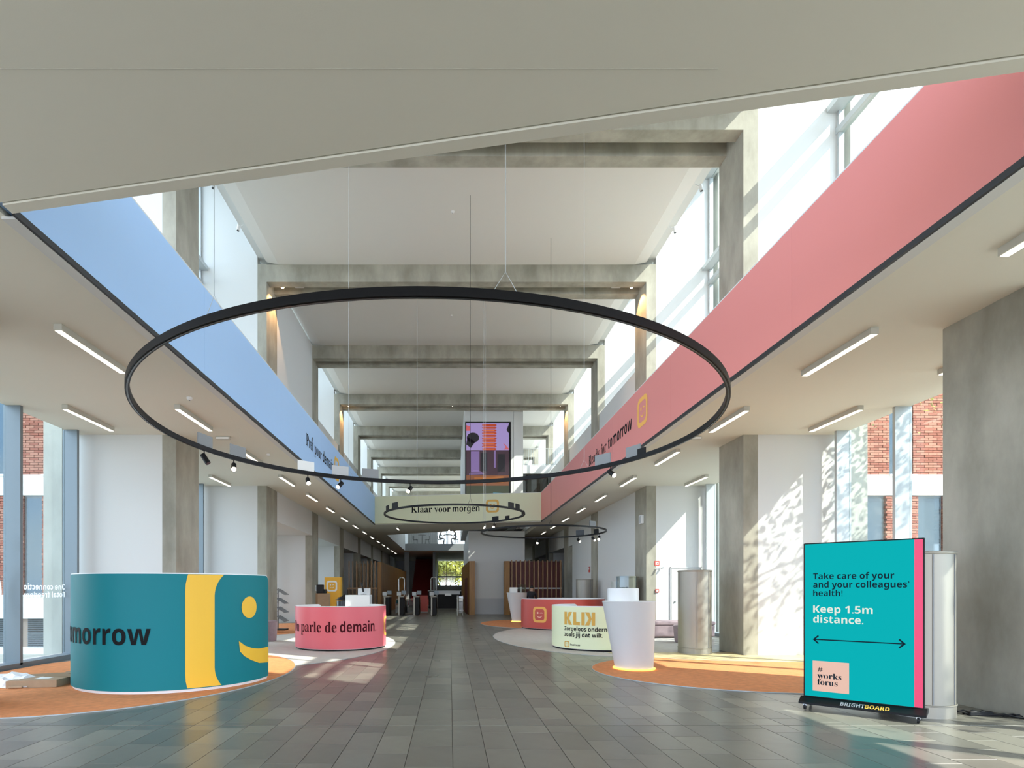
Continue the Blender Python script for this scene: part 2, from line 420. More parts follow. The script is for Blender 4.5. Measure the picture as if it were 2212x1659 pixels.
# groove and edge strip around the near opening
struct('trim_1', MB().prism([(-4.06, FE(-4.06) - 0.115), (4.71, FE(4.71) - 0.115), (4.71, FE(4.71)), (-4.06, FE(-4.06))], 4.985, 5.06), M_ceil, 'narrow plaster edge strip along the near ceiling edge', 'trim')
struct('wall_parapet', MB().prism([(-4.06, FE(-4.06) - 0.12), (4.71, FE(4.71) - 0.12), (4.71, FE(4.71)), (-4.06, FE(-4.06))], 5.06, 6.5), M_white, 'white parapet on top of the near ceiling edge', 'parapet')
struct('trim_2', MB().box(-4.21, -4.075, 5.3, 30.45, 4.975, 5.0), M_white, 'white edge strip beneath the blue balustrade', 'trim')
struct('trim_3', MB().box(4.725, 4.86, 3.7, 29.1, 4.975, 5.0), M_white, 'white edge strip beneath the coral balustrade', 'trim')
struct('trim_4', MB().box(-4.075, -4.045, 5.25, 30.5, 4.98, 5.045), M_dark, 'black shadow gap beneath the blue balustrade', 'trim')
struct('trim_5', MB().box(4.695, 4.725, 3.66, 29.2, 4.98, 5.045), M_dark, 'black shadow gap beneath the coral balustrade', 'trim')
# light scratch line in the near soffit: expansion joint
struct('trim_6', MB().box(-6.5, 1.8, 3.795, 3.799, 4.998, 5.001), M_lampbody, 'thin expansion joint across the near ceiling', 'trim')

# ------------------------------------------------------------ columns, beams, fins, roof
for k in range(-1, 10):
    y0 = YK(k)
    for side, (a, b) in (('left', (XL - 0.31, XL)), ('right', (XR, XR + 0.33))):
        if k < 0 and side == 'left': continue
        mb = MB().box(a, b, y0, y0 + CD, 0, 12.5)
        nm = ORD[k] if k >= 0 else 'nearest hidden'
        struct('column', mb, M_conc, 'tall board-marked concrete column, %s along the %s side' % (nm, side), 'column')
    mb = MB()
    mb.box(XL, XR, y0, y0 + 0.36, 11.9, 12.48).box(XL, XR, y0 + 0.78, y0 + CD, 11.9, 12.48).box(XL, XR, y0 + .36, y0 + .78, 12.22, 12.48)
    struct('beam', mb, M_conc, 'grooved concrete roof beam, %s from the entrance' % (ORD[k + 1]), 'beam')
    # ceiling panel between this beam and the next
    ya, yb = y0 + CD, YK(k + 1)
    pm = MB().box(XL + .40, XR - .40, ya, yb, 12.48, 12.7)
    for x0, x1, s_ in ((XL, XL + .40, 1), (XR - .40, XR, -1)):
        zo, zi = (12.56, 12.48) if s_ > 0 else (12.48, 12.56)
        pm.add([(x0, ya, zo), (x1, ya, zi), (x1, yb, zi), (x0, yb, zo), (x0, ya, 12.7), (x1, ya, 12.7), (x1, yb, 12.7), (x0, yb, 12.7)],
               [(0, 3, 2, 1), (4, 5, 6, 7), (0, 1, 5, 4), (1, 2, 6, 5), (2, 3, 7, 6), (3, 0, 4, 7)])
    struct('ceiling_panel', pm, M_panel, 'smooth white ceiling panel between roof beams, %s from the entrance' % ORD[k + 1], 'ceiling')
rb = MB()
rb.box(XL - .3, XR + .33, -8, 71, 12.72, 12.95)
rb.box(XL - .31, XL - .2, -8, 71, 12.9, 15.7).box(XR + .2, XR + .33, -8, 71, 12.9, 15.7)
rb.box(GL - .4, XL - .2, -8, 71, 15.6, 15.9).box(XR + .2, GR + .4, -8, 71, 15.6, 15.9)
struct('roof', rb, M_white, 'raised white roof edges above the side windows', 'roof')
for k in range(0, 10):
    y0 = YK(k)
    if k > 0:
        struct('wall_fin', MB().box(GL + .02, XL - 0.31, y0, y0 + .25, 0, 15.6), M_white, 'white cross wall beside the %s column on the left side' % ORD[k], 'wall')
    struct('wall_fin', MB().box(XR + 0.33, GR - .02, y0, y0 + .25, 0, 15.6), M_white, 'white cross wall beside the %s column on the right side' % ORD[k], 'wall')
    for s_, (a, b) in (('left', (-9.2, -8.78)), ('right', (9.06, 9.45))):
        if k > 4: continue
        struct('column', MB().box(a, b, y0, y0 + 1.1, -.45, 15.6), M_concl, 'outdoor concrete column, %s outside the %s glass' % (ORD[k], s_), 'column')
def bay(j): return YK(j) + CD, YK(j + 1)
# upper walls and parapets along the column line
a, b = bay(2)
struct('wall_upper', MB().box(XL - .14, XL, a, b, 5.45, 12.48), M_white, 'tall white upper wall between second and third left columns', 'wall')
for j in range(3, 9):
    a, b = bay(j)
    struct('wall_parapet', MB().box(XL - .2, XL - .08, a, b, 5.45, 9.6), M_greyl if False else M_white, 'pale parapet between upper left columns, %s bay' % ORD[j], 'parapet')
for j in range(2, 9):
    a, b = bay(j)
    struct('wall_parapet', MB().box(XR + .08, XR + .2, a, b, 5.45, 9.4), M_white, 'pale parapet between upper right columns, %s bay' % ORD[j], 'parapet')
# lower walls
for j in range(2, 9):
    a, b = bay(j)
    struct('wall_bulkhead', MB().box(XL - .14, XL - .005, a, b, 3.93, 5.0).box(GL, XL - .14, YK(j) + .25, YK(j + 1), 3.93, 4.1), M_white, 'white bulkhead over the left recess, %s bay' % ORD[j], 'wall')
    if j >= 4:
        struct('wall_recess', MB().box(XL - 1.2, XL - 1.1, a, b, 0, 3.93), M_brown, 'dark panelled back of the left recess, %s bay' % ORD[j], 'wall')
for j in (2, 3):
    a, b = bay(j)
    if j == 3: b -= 1.0
    struct('wall_right', MB().box(XR + .02, XR + .2, a, b, 0, 5.0), M_white, 'pale flush wall between right columns, %s bay' % ORD[j], 'wall')
a, b = bay(3)
struct('wall_doorway_shade', MB().box(XR + .25, XR + .33, b - 1.05, b, 0, 3.9), M_black, 'black panel painting the shade in the open doorway before the far right column', 'wall')  # black sheet added behind the opening, its colour stands for the shade inside
struct('wall_right', MB().box(XR + .02, XR + .2, b - 1.0, b, 3.9, 5.0), M_white, 'lintel over the dark doorway before the far right column', 'wall')
for j in range(4, 9):
    a, b = bay(j)
    struct('wall_bulkhead', MB().box(XR + .02, XR + .14, a, b, 3.93, 5.0).box(XR + .14, GR, YK(j) + .25, YK(j + 1), 3.93, 4.1), M_white, 'white bulkhead over the right recess, %s bay' % ORD[j], 'wall')
    struct('wall_recess', MB().box(XR + 1.1, XR + 1.2, a, b, 0, 3.93), M_brown, 'dark back wall of the right recess, %s bay' % ORD[j], 'wall')

# ------------------------------------------------------------ glass facades
wn = 0
def facade(xg, sgn, j, label, text=False):
    """one bay of glazing from fin j to fin j+1; frames are parts"""
    global wn; wn += 1
    a, b = YK(j) + .25, YK(j + 1)
    if j < 0: a = 2.6
    root = empty('window_%d' % wn, (xg, (a + b) / 2, 0), label, 'window', kind='structure')
    def P(name, mb, m):
        o = mb.obj(name, m); o.parent = root; o.location = (-xg, -(a + b) / 2, 0); return o
    lo, hi = (0, 5.0)
    xi = xg - sgn * 0.28; xa, xb = min(xg + sgn * .04, xi), max(xg + sgn * .04, xi)
    ys = [b - (.37 if sgn < 0 else .30) - 1.64 * i for i in range(4 if j >= 0 else 3)]
    P('pane', MB().box(xg - .008, xg + .008, ys[0] + .035, b, 0.12, 5.0), M_glass)
    for i, y in enumerate(ys):
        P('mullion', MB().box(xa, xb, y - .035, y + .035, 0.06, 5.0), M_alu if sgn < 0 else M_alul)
    for i in range(len(ys)):
        y1 = ys[i] - .035; y0 = ys[i + 1] + .035 if i < len(ys) - 1 else a
        P('pane', MB().box(xg - .008, xg + .008, y0, y1, 0.12, 5.0), M_glass)
    P('sill', MB().box(xa, xb, a, b, -.01, 0.10), M_alu)
    # upper lights
    for (z0, z1) in ((5.5, 12.27), (12.40, 15.35)):
        ym = (a + b) / 2
        P('pane', MB().box(xg - .008, xg + .008, a, ym, z0, z1), M_glass)
        P('pane', MB().box(xg - .008, xg + .008, ym + .05, b - .1, z0, z1), M_glass)
    P('transom', MB().box(xa, xb, a, b, 12.27, 12.40), M_alul)
    P('transom', MB().box(xg - .08, xg + .08, a, b, 11.78, 11.92), M_alul)
    P('transom', MB().box(xa, xb, a, b, 15.35, 15.6), M_alul)
    for y in (b - .09, (a + b) / 2):
        P('mullion', MB().box(xg - .06, xg + .06, y, y + .06, 5.45, 15.35), M_alul)
    return root
for j in range(-1, 5): 
    if j >= 0: facade(GL, -1, j, 'floor-to-ceiling glazing on the left side, %s bay' % ORD[j])
    facade(GR, 1, j, 'floor-to-ceiling glazing on the right side, %s bay' % ORD[j + 1])
# far bays: simple upper glazing
for xg, sd in ((GL, 'left'), (GR, 'right')):
    struct('window_far_%s' % sd, MB().box(xg - .01, xg + .01, YK(5) + .25, 70, 5.5, 15.35), M_glass, 'distant high glazing beyond the bridge on the %s side' % sd, 'window')
struct('wall_sun_block', MB().box(8.7, 8.95, -8, 2.6, 5.45, 15.6), M_white, 'unseen white upper wall added to block the sun beside the entrance, right side', 'wall')  # unseen wall, added to keep direct sun off the teal counter
struct('wall_outer_left', MB().box(GL - .15, GL - .02, YK(5) + .25, 70, 0, 5.45), M_brown, 'dark outer wall of the far left aisle', 'wall')
struct('wall_outer_right', MB().box(GR + .02, GR + .15, YK(5) + .25, 70, 0, 5.45), M_brown, 'dark outer wall of the far right aisle', 'wall')
# lettering on the left glass, mirrored as seen from inside
gt = merge(fit(text2d('One connection', 'bold'), x0=0, width=1.33, y=0.165, size=0.165), fit(text2d('Total freedom.', 'bold'), x0=0, width=1.26, y=0.0, size=0.165))
lt = surf('window_lettering', gt, lambda u, v: (GL + .012, 12.40 - u, 1.33 + v), M_vinyl)
tag(lt, 'white two-line lettering stuck on the left window glass', 'lettering')
ge = surf('window_emblem', merge(arc2d(0, 0, .62, 0, 2 * pi, .12, .12, 40), disc2d(-.42, .95, .11)), lambda u, v: (GL + .012, 9.95 - u, 1.45 + v), M_vinyl)
tag(ge, 'white curved emblem on the leftmost window pane', 'emblem')

# ------------------------------------------------------------ balustrade banners
def band(name, p0, p1, m, label, n=4, z0=5.045, z1=6.5, th=.10, inward=1):
    """upright board from p0 to p1 (plan); outer face on the p0-p1 line; n panels side by side"""
    d = Vector((p1[0] - p0[0], p1[1] - p0[1])); L = d.length; d /= L; nrm = Vector((-d.y, d.x)) * inward
    root = empty(name, (p0[0], p0[1], 5.0), label, 'balustrade')
    for i in range(n):
        a = L * i / n + .002; b = L * (i + 1) / n - .002
        q = [Vector(p0) + d * a, Vector(p0) + d * b, Vector(p0) + d * b + nrm * th, Vector(p0) + d * a + nrm * th]
        o = MB().prism([(v.x, v.y) for v in q], z0, z1).obj('panel', m, root); o.location = (-p0[0], -p0[1], -5.0)
    cap = [Vector(p0), Vector(p1), Vector(p1) + nrm * th, Vector(p0) + nrm * th]
    o = MB().prism([(v.x, v.y) for v in cap], z1, z1 + .02).obj('cap_rail', M_white, root); o.location = (-p0[0], -p0[1], -5.0)
    return root
def inroot(o, root): o.parent = root; o.location = -Vector(root.location); return o
bl = band('blue_balustrade', (-4.06, 5.1), (-4.06, 30.5), M_blue, 'long pale blue balustrade banner along the left gallery', 6, inward=1)
f = lambda u, v: (-4.056, u, v)
inroot(surf('lettering', merge(fit(text2d('Pret pour ', 'serif'), x0=15.95, size=.50, y=5.58, xs=.92), ), f, M_ink), bl)
inroot(surf('accent', merge(poly2d([(0, 0), (.06, .0), (.10, .07), (.14, 0), (.20, 0), (.125, .12), (.075, .12)])), lambda u, v: (-4.056, 16.53 + u, 5.86 + v), M_ink), bl)
inroot(surf('lettering', fit(text2d('demain', 'bold'), x0=18.0, width=1.62, size=.48, y=5.58), f, M_ink), bl)
fr, fc = emblem(20.25, 5.80, .82)
inroot(surf('emblem', fr, f, M_yel, ), bl); inroot(surf('emblem_face', fc, f, M_paper), bl)
rd = band('coral_balustrade', (4.71, 3.5), (4.71, 29.2), M_red, 'long coral red balustrade banner along the right gallery', 6, inward=-1)
g = lambda u, v: (4.706, 19.15 - u, v)
inroot(surf('lettering', fit(text2d('Ready for', 'serif'), x0=0, width=2.15, size=.50, y=5.66), g, M_ink), rd)
inroot(surf('lettering', fit(text2d('tomorrow', 'bold'), x0=2.33, width=2.2, size=.50, y=5.66), g, M_ink), rd)
fr, fc = emblem(5.33, 5.86, .72)
inroot(surf('emblem', fr, g, M_org), rd); inroot(surf('emblem_face', fc, g, M_org), rd)
bk = band('lime_balustrade', (-4.06, 30.5), (4.71, 29.2), M_lime, 'pale lime balustrade banner hanging across the hall', 3, inward=1)
bd = Vector((8.77, -1.3)).normalized()
def hb(u, v): return (-4.06 + bd.x * u + .001, 30.5 + bd.y * u - .005, v)
inroot(surf('lettering', fit(text2d('Klaar voor', 'serif'), x0=2.0, width=2.13, size=.50, y=5.60), hb, M_ink), bk)
inroot(surf('lettering', fit(text2d('morgen', 'bold'), x0=4.25, width=1.42, size=.47, y=5.60), hb, M_ink), bk)
fr, fc = emblem(6.35, 5.86, .68)
inroot(surf('emblem', fr, hb, M_och), bk); inroot(surf('emblem_face', fc, hb, M_och), bk)

# ------------------------------------------------------------ back of the hall
struct('wall_core', MB().box(1.11, 4.5, 34, 46, 0, 5.0).box(0.86, 3.72, 33.05, 46, 5.45, 12.48).box(3.75, 4.3, 33.2, 46, 5.45, 12.48), M_white, 'tall white core block rising behind the lime balustrade', 'wall')
struct('baseboard_core', MB().box(1.11, 4.5, 33.97, 34, 0, .95), M_greyl, 'grey dado at the foot of the white core block', 'baseboard')
# rear balustrade of the second void, level-one deck edge
struct('wall_void_left', MB().box(-4.16, -4.06, 36.5, 51.2, 5.0, 6.5), M_white, 'white balustrade on the left of the second void', 'wall')
struct('wall_void_right', MB().prism([(4.5, 31.2), (4.6, 31.2), (4.6, 34), (4.5, 34)], 5.0, 6.3), M_white, 'white balustrade on the right of the second void', 'wall')
struct('trim_deck', MB().box(-4.06, 4.71, 51.1, 51.2, 5.0, 5.62), M_grey, 'grey front edge of the rear upper deck', 'trim')
def railing(name, p0, p1, z0, h, n, label, m=M_alul):
    root = empty(name, (p0[0], p0[1], z0), label, 'railing')
    d = Vector((p1[0] - p0[0], p1[1] - p0[1], 0)); L = d.length; d /= L
    o = MB().tube([(0, 0, h), tuple(d * L + Vector((0, 0, h)))], .025, 6).obj('handrail', m, root)
    o = MB().tube([(0, 0, .06), tuple(d * L + Vector((0, 0, .06)))], .015, 6).obj('bottom_rail', m, root)
    first = None
    for i in range(n + 1):
        if first is None:
            first = MB().box(-.012, .012, -.012, .012, 0.02, h).obj('baluster', m, root); q = first
        else:
            q = first.copy(); C.objects.link(q)
        q.location = d * (L * i / n)
    return root
railing('railing', (-4.0, 51.1), (1.1, 51.1), 5.62, 1.05, 60, 'slender baluster railing along the rear upper deck')
railing('railing', (4.4, 37.4), (8.6, 37.4), 9.7, 1.1, 26, 'white baluster railing right of the video wall')
struct('wall_landing', MB().box(4.35, 8.7, 37.3, 41, 9.15, 9.7), M_white, 'white upper landing right of the video wall', 'wall')
struct('wall_deck', MB().box(-4.1, -1.25, 55, 55.2, 5.45, 9.0), M_grey, 'grey wall behind the deserted table on the rear deck', 'wall')
struct('window_landing', MB().box(4.35, 6.45, 37.5, 37.54, 5.5, 9.15).box(6.5, 8.6, 37.5, 37.54, 5.5, 9.15), M_glassd, 'dark glazed screen beneath the upper landing', 'window')
struct('wall_landing_back', MB().box(4.35, 8.7, 40.9, 41, 5.45, 9.15), M_grey, 'grey wall behind the dark glazed screen', 'wall')
# rear facade
bw = MB()
bw.box(-1.55, 1.9, 69.8, 70.2, 0, 2.0).box(GL, -1.55, 70, 70.2, 0, 12.5).box(1.9, GR, 70, 70.2, 0, 12.5).box(-1.55, 1.9, 70, 70.2, 5.0, 5.75).box(-1.55, 1.9, 70, 70.2, 9.2, 12.5).box(-1.55, 1.9, 70, 70.2, 2.95, 3.15)
struct('wall_rear', bw, M_greyl, 'grey end wall of the hall around the rear window', 'wall')
rw = MB()
for xx in (-1.5, -.4, .75, 1.85): rw.box(xx - .04, xx + .04, 69.9, 70.0, 0, 9.2)
rw.box(-1.5, 1.9, 69.92, 70.0, 6.7, 6.78)
struct('window_rear_frame', rw, M_dark, 'dark frame of the rear window', 'window')
struct('window_rear', MB().box(-1.55, 1.9, 70.03, 70.05, 0, 9.2), M_glass, 'tall rear window looking on to greenery', 'window')
# dark wall pieces beside the stair, level 0
struct('wall_stair', MB().box(-4.3, -3.85, 53.2, 53.4, 0, 5.0), M_grey, 'grey wall left of the red stair', 'wall')
struct('wall_stair', MB().box(-1.62, -1.4, 53.2, 62, 0, 5.0), M_grey, 'grey wall right of the red stair', 'wall')
struct('wall_stair_dark', MB().box(-3.75, -1.62, 62.2, 62.4, 0, 5.0), M_black, 'dark wall at the head of the stair', 'wall')
stair = empty('staircase', (-2.7, 52.6, 0), 'dark staircase with red carpeted treads at the far end', 'staircase')
tr = None
for i in range(24):
    if tr is None: tr = MB().box(-1.0, 1.0, 0, .40, 0, .205).obj('tread', M_redcar, stair); q = tr
    else: q = tr.copy(); C.objects.link(q)
    q.location = (0, .38 * i, .20 * i)
MB().prism([(-1.08, 0), (-1.0, 0), (-1.0, 9.3), (-1.08, 9.3)], 0, .3).obj('stringer', M_grey, stair)
# dark counter beyond the turnstiles
sd = empty('service_desk', (-.1, 44.6, 0), 'long black desk with pale top at the far end of the hall', 'desk')
MB().box(-1.6, 1.0, 0, .8, 0, 1.35).obj('body', M_black, sd); MB().box(-1.65, 1.05, -.05, .85, 1.35, 1.41).obj('worktop', M_greyl, sd)

# video wall
vw = empty('video_wall', (2.22, 33.0, 0), 'tall portrait video wall showing a purple and orange picture', 'screen')
MB().box(-1.33, 1.33, -.03, .05, 6.4, 11.28).obj('bezel', M_black, vw)
def vwf(u, v): return (u, -.034, v)
def em(name, c, s=.55): return mat(name, tuple(x * .1 for x in c), .4, emit=c, estr=s)
surf('picture', poly2d([(-1.27, 9.62), (1.22, 9.62), (1.22, 11.2), (-1.27, 11.2)]), vwf, em('pic_purple', (.33, .25, .52)), vw)
surf('picture', poly2d([(-1.27, 8.15), (1.22, 8.15), (1.22, 9.62), (-1.27, 9.62)]), vwf, em('pic_dusk', (.045, .018, .03)), vw)
surf('picture', poly2d([(-1.27, 7.55), (1.22, 7.55), (1.22, 8.15), (-1.27, 8.15)]), vwf, em('pic_brown', (.20, .065, .02)), vw)
surf('picture', poly2d([(-1.27, 6.5), (1.22, 6.5), (1.22, 7.55), (-1.27, 7.55)]), vwf, em('pic_green', (.035, .045, .02)), vw)
vf2 = lambda u, v: (u, -.037, v)
tw = []
z = 9.62; 
while z < 11.15:
    tw.append(poly2d([(-.28, z), (.42, z), (.52, z + .07), (.42, z + .13), (-.28, z + .13), (-.36, z + .07)])); z += .155
surf('picture_tower', merge(*tw), vf2, em('pic_orange', (.40, .045, .012)), vw)
surf('picture_shape', merge(disc2d(-.88, 10.35, .36, .30), poly2d([(-1.27, 9.95), (-1.0, 9.75), (-.75, 10.1), (-1.2, 10.4)]), poly2d([(1.22, 10.6), (1.08, 10.8), (1.22, 11.15)])), vf2, em('pic_black', (.008, .006, .01)), vw)
surf('picture_shape', merge(poly2d([(-1.0, 8.35), (-.5, 8.35), (-.5, 9.55), (-1.0, 9.55)]), poly2d([(.35, 8.6), (.45, 8.6), (.45, 9.6), (.35, 9.6)])), vf2, em('pic_lilac', (.20, .13, .32)), vw)
surf('picture_shape', merge(*[poly2d([(-.24 + .0 * i, 9.66 + .155 * i), (.38, 9.66 + .155 * i), (.38, 9.685 + .155 * i), (-.24, 9.685 + .155 * i)]) for i in range(9)]), lambda u, v: (u, -.040, v), em('pic_amber', (.75, .20, .06)), vw)
surf('picture_shape', merge(poly2d([(1.22, 9.7), (1.0, 9.95), (.85, 10.05), (.9, 10.0), (1.05, 9.8), (.9, 9.66), (1.22, 9.66)]), poly2d([(-1.27, 10.75), (-1.05, 10.75), (-1.02, 11.0), (-1.27, 11.08)])), vf2, em('pic_rose', (.55, .10, .11)), vw)
surf('picture_shape', merge(*[poly2d([(-1.1 + .08 * i, 8.2 + .07 * i), (-.2 - .1 * i, 8.22 + .07 * i), (-.25 - .1 * i, 8.25 + .07 * i), (-1.1 + .08 * i, 8.24 + .07 * i)]) for i in range(4)]), lambda u, v: (u, -.040, v), em('pic_mauve', (.26, .17, .40)), vw)
surf('picture_shape', merge(poly2d([(-.42, 8.4), (-.05, 8.4), (-.05, 9.45), (-.42, 9.45)]), poly2d([(.55, 8.35), (1.0, 8.35), (1.0, 9.4), (.55, 9.4)])), vf2, em('pic_night', (.006, .004, .008)), vw)
surf('picture_shape', poly2d([(.25, 6.6), (1.15, 6.6), (1.15, 7.1), (.3, 7.15)]), vf2, em('pic_teal', (.07, .22, .30)), vw)
surf('picture_shape', merge(poly2d([(-.8, 7.7), (.9, 7.7), (.9, 8.1), (-.8, 8.05)])), vf2, em('pic_ember', (.34, .11, .015)), vw)

# ------------------------------------------------------------ outdoor brick wings
def wing(sg, label):
    """brick building at y = 17 whose front faces the camera; X measured outwards from the hall"""
    Y0 = 17.0; X0, X1 = 11.9, 25.0
    root = empty('brick_building', (sg * X0, Y0, -.45), label, 'building')
    def P(name, mb, m, kind=None, par=root):
        o = mb.obj(name, m, par); 
        if par is root: o.location = (-root.location.x, -Y0, .45)
        if kind: o['kind'] = kind
        return o
    def B(a, b, y0, y1, z0, z1, mb=None):
        mb = mb or MB(); x0, x1 = sorted((sg * a, sg * b)); return mb.box(x0, x1, y0, y1, z0, z1)
    # openings per storey (outward X ranges)
    wu = [(11.9, 12.2), (13.02, 13.9), (15.3, 16.1), (17.2, 18.6), (20, 22)] if sg < 0 else [(13.23, 13.95), (15.2, 15.9), (17.2, 18.6), (20, 22)]
    wl = [(12.29, 12.85), (14.3, 15.3), (17.0, 18.4), (20, 22)] if sg < 0 else [(12.4, 13.12), (14.1, 14.87), (17.0, 18.4), (20, 22)]
    wb = [(11.95, 12.75), (13.05, 14.2), (15, 17), (18, 20)]
    P('backing_wall', B(X0, X1, Y0 + .14, Y0 + .5, -.45, 15), M_mortar)
    bands = [(.62, 1.33), (4.33, 4.95), (8.0, 8.6), (11.7, 12.3)]
    for z0, z1 in bands: P('stone_band', B(X0, X1, Y0 - .03, Y0 + .16, z0, z1), M_white_out)
    P('plinth', B(X0, X1, Y0 - .03, Y0 + .16, -.45, -.25), M_white_out)
    prs = MB(); 
    def bricks(z0, z1, holes, xend):
        rows = int((z1 - z0) / .0745); 
        for r_ in range(rows):
            z = z0 + r_ * .0745; x = X0 - (.125 if r_ % 2 else 0)
            while x < xend:
                a, b = max(x, X0), min(x + .24, xend)
                for h in holes:
                    if a < h[0] < b: b = h[0]
                    if a < h[1] < b: a = h[1]
                    if a >= h[0] and b <= h[1]: b = a
                if b - a > .03:
                    xx = sorted((sg * a, sg * b)); dp = random.uniform(0, .012)
                    prs.add([(xx[0], Y0 + dp, z), (xx[1], Y0 + dp, z), (xx[1], Y0 + dp, z + .063), (xx[0], Y0 + dp, z + .063), (xx[0], Y0 + .14, z), (xx[1], Y0 + .14, z), (xx[1], Y0 + .14, z + .063), (xx[0], Y0 + .14, z + .063)],
                            [(0, 1, 2, 3), (4, 5, 1, 0), (3, 2, 6, 7), (4, 0, 3, 7), (1, 5, 6, 2)], random.randint(0, 1))
                x += .252
    bricks(1.33, 4.33, wl, 19); bricks(4.95, 8.0, wu, 19); bricks(8.6, 11.7, wu, 17)
    o = prs.obj('brickwork', BRK, root); o.location = (-root.location.x, -Y0, .45); o['kind'] = 'stuff'
    for z0, z1, hs in ((1.33, 4.33, wl), (4.95, 8.0, wu)):
        for (a, b) in hs:
            wd = P('window', B(a, b, Y0 + .10, Y0 + .15, z0, z1), M_alu)
            pn = B(a + .05, b - .05, Y0 + .085, Y0 + .10, z0 + .08, z1 - .08).obj('pane', M_extwin, wd)
            P('window_sill', B(a - .04, b + .04, Y0 - .09, Y0 + .02, z0 - .05, z0), M_white_out)
    for (a, b) in wb:
        P('grille', B(a, b, Y0 + .06, Y0 + .15, -.25, .62), M_louv)
        lv = MB()
        for i in range(14): B(a, b, Y0 + .02, Y0 + .05, -.22 + .06 * i, -.205 + .06 * i, lv)
        P('louvre', lv, M_alu, 'stuff')
    return root
wing(-1, 'red brick building with white stone bands outside the left windows')
wing(1, 'red brick building with pale stone bands outside the right windows')

def tree(name, loc, h, cr, cz, nl, m, label, seed, lean=(0, 0), ls=.16, flat=.75):
    rnd = random.Random(seed)
    root = empty(name, loc, label, 'tree')
    tb = MB(); tb.tube([(0, 0, 0), (lean[0] * .3, lean[1] * .3, h * .4), (lean[0], lean[1], h)], [.14, .11, .06], 8)
    tips = []
    for i in range(11):
        a = 2 * pi * i / 11 + rnd.random() * .5; zz = h * rnd.uniform(.45, .95); L = cr * rnd.uniform(.6, 1)
        p0 = Vector((lean[0] * zz / h, lean[1] * zz / h, zz)); p1 = p0 + Vector((cos(a) * L * .5, sin(a) * L * .5, L * .2)); p2 = p0 + Vector((cos(a) * L, sin(a) * L, L * .30))
        tb.tube([p0, p1, p2], [.05, .03, .01], 5); tips += [p1, p2, (p1 + p2) / 2, p2 * .75 + p1 * .25]
    tb.obj('trunk', M_bark, root, smooth=True)
    lf = MB()
    for i in range(nl):
        t = rnd.choice(tips); p = t + Vector((rnd.gauss(0, 1), rnd.gauss(0, 1), rnd.gauss(0, 1) * flat)) * cr * .17
        u = Vector((rnd.gauss(0, 1), rnd.gauss(0, 1), rnd.gauss(0, 1))).normalized(); v = u.orthogonal().normalized(); s = ls * rnd.uniform(.6, 1.2)
        lf.add([p - u * s, p + v * s * .45, p + u * s, p - v * s * .45], [(0, 1, 2, 3)])
    o = lf.obj('foliage', m, root); o['kind'] = 'stuff'
    return root
tree('autumn_tree', (13.7, 11.2, -.45), 8.2, 3.5, 6, 6500, M_leafy, 'autumn tree with yellow-green leaves outside the right windows', 3, lean=(-.2, -.4), ls=.075)
tree('autumn_tree', (16.5, 3.4, -.45), 9, 3.6, 6, 2600, M_leafg, 'green tree beyond the right glass near the entrance', 5, ls=.16)
tree('garden_tree', (-.6, 78, -.45), 6, 3.5, 6, 3500, M_leafy, 'sunlit tree seen through the rear window, left of centre', 8, ls=.3)
tree('garden_tree', (7.5, 84, -.45), 9, 4, 6, 4000, M_leafg, 'green tree behind the rear window, on its right', 9, ls=.3)

# ------------------------------------------------------------ floor carpets
def oval(cx, cy, a, b, m, label, z=.010, name='oval_carpet', ymax=99):
    root = empty(name, (cx, cy, 0), label, 'carpet')
    def lim(r): 
        pts = []
        for i in range(96):
            t = 2 * pi * i / 96; px, py = (a - r) * cos(t), (b - r) * sin(t)
            px = max(-8.1 - cx, min(8.45 - cx, px)); pts.append((px, min(py, ymax - cy)))
        return pts
    MB().prism(lim(.012), 0.0008, z).obj('pile', m, root)
    o = lim(0); n = len(o); i_ = lim(.012)
    mb = MB(); mb.add([(x, y, .0005) for x, y in o] + [(x, y, z + .002) for x, y in o] + [(x, y, z + .002) for x, y in i_], [[i, (i + 1) % n, n + (i + 1) % n, n + i] for i in range(n)] + [[n + i, n + (i + 1) % n, 2 * n + (i + 1) % n, 2 * n + i] for i in range(n)])
    mb.obj('edge_strip', M_alul, root)
    return root
oval(-5.6, 9.95, 2.72, 3.45, M_carO, 'orange oval carpet under the big teal counter')
oval(-4.4, 15.2, 2.9, 4.6, M_carW, 'off-white oval carpet under the pink counter', z=.006)
oval(-6.6, 21.6, 2.1, 3.4, M_carO, 'small orange oval carpet beyond the left brochure rack', z=.008)
oval(5.6, 10.35, 2.95, 2.30, M_carO, 'orange oval carpet under the near white pedestal')
oval(7.2, 13.6, 3.6, 2.0, M_carY, 'pale sand floor inlay at the foot of the right columns', z=.013, ymax=13.3)
oval(4.3, 17.4, 2.95, 4.95, M_carW, 'off-white oval carpet under the cream counter', z=.007)
oval(3.95, 24.6, 2.62, 3.3, M_carO, 'distant orange oval carpet under the brick-red counter', z=.009)

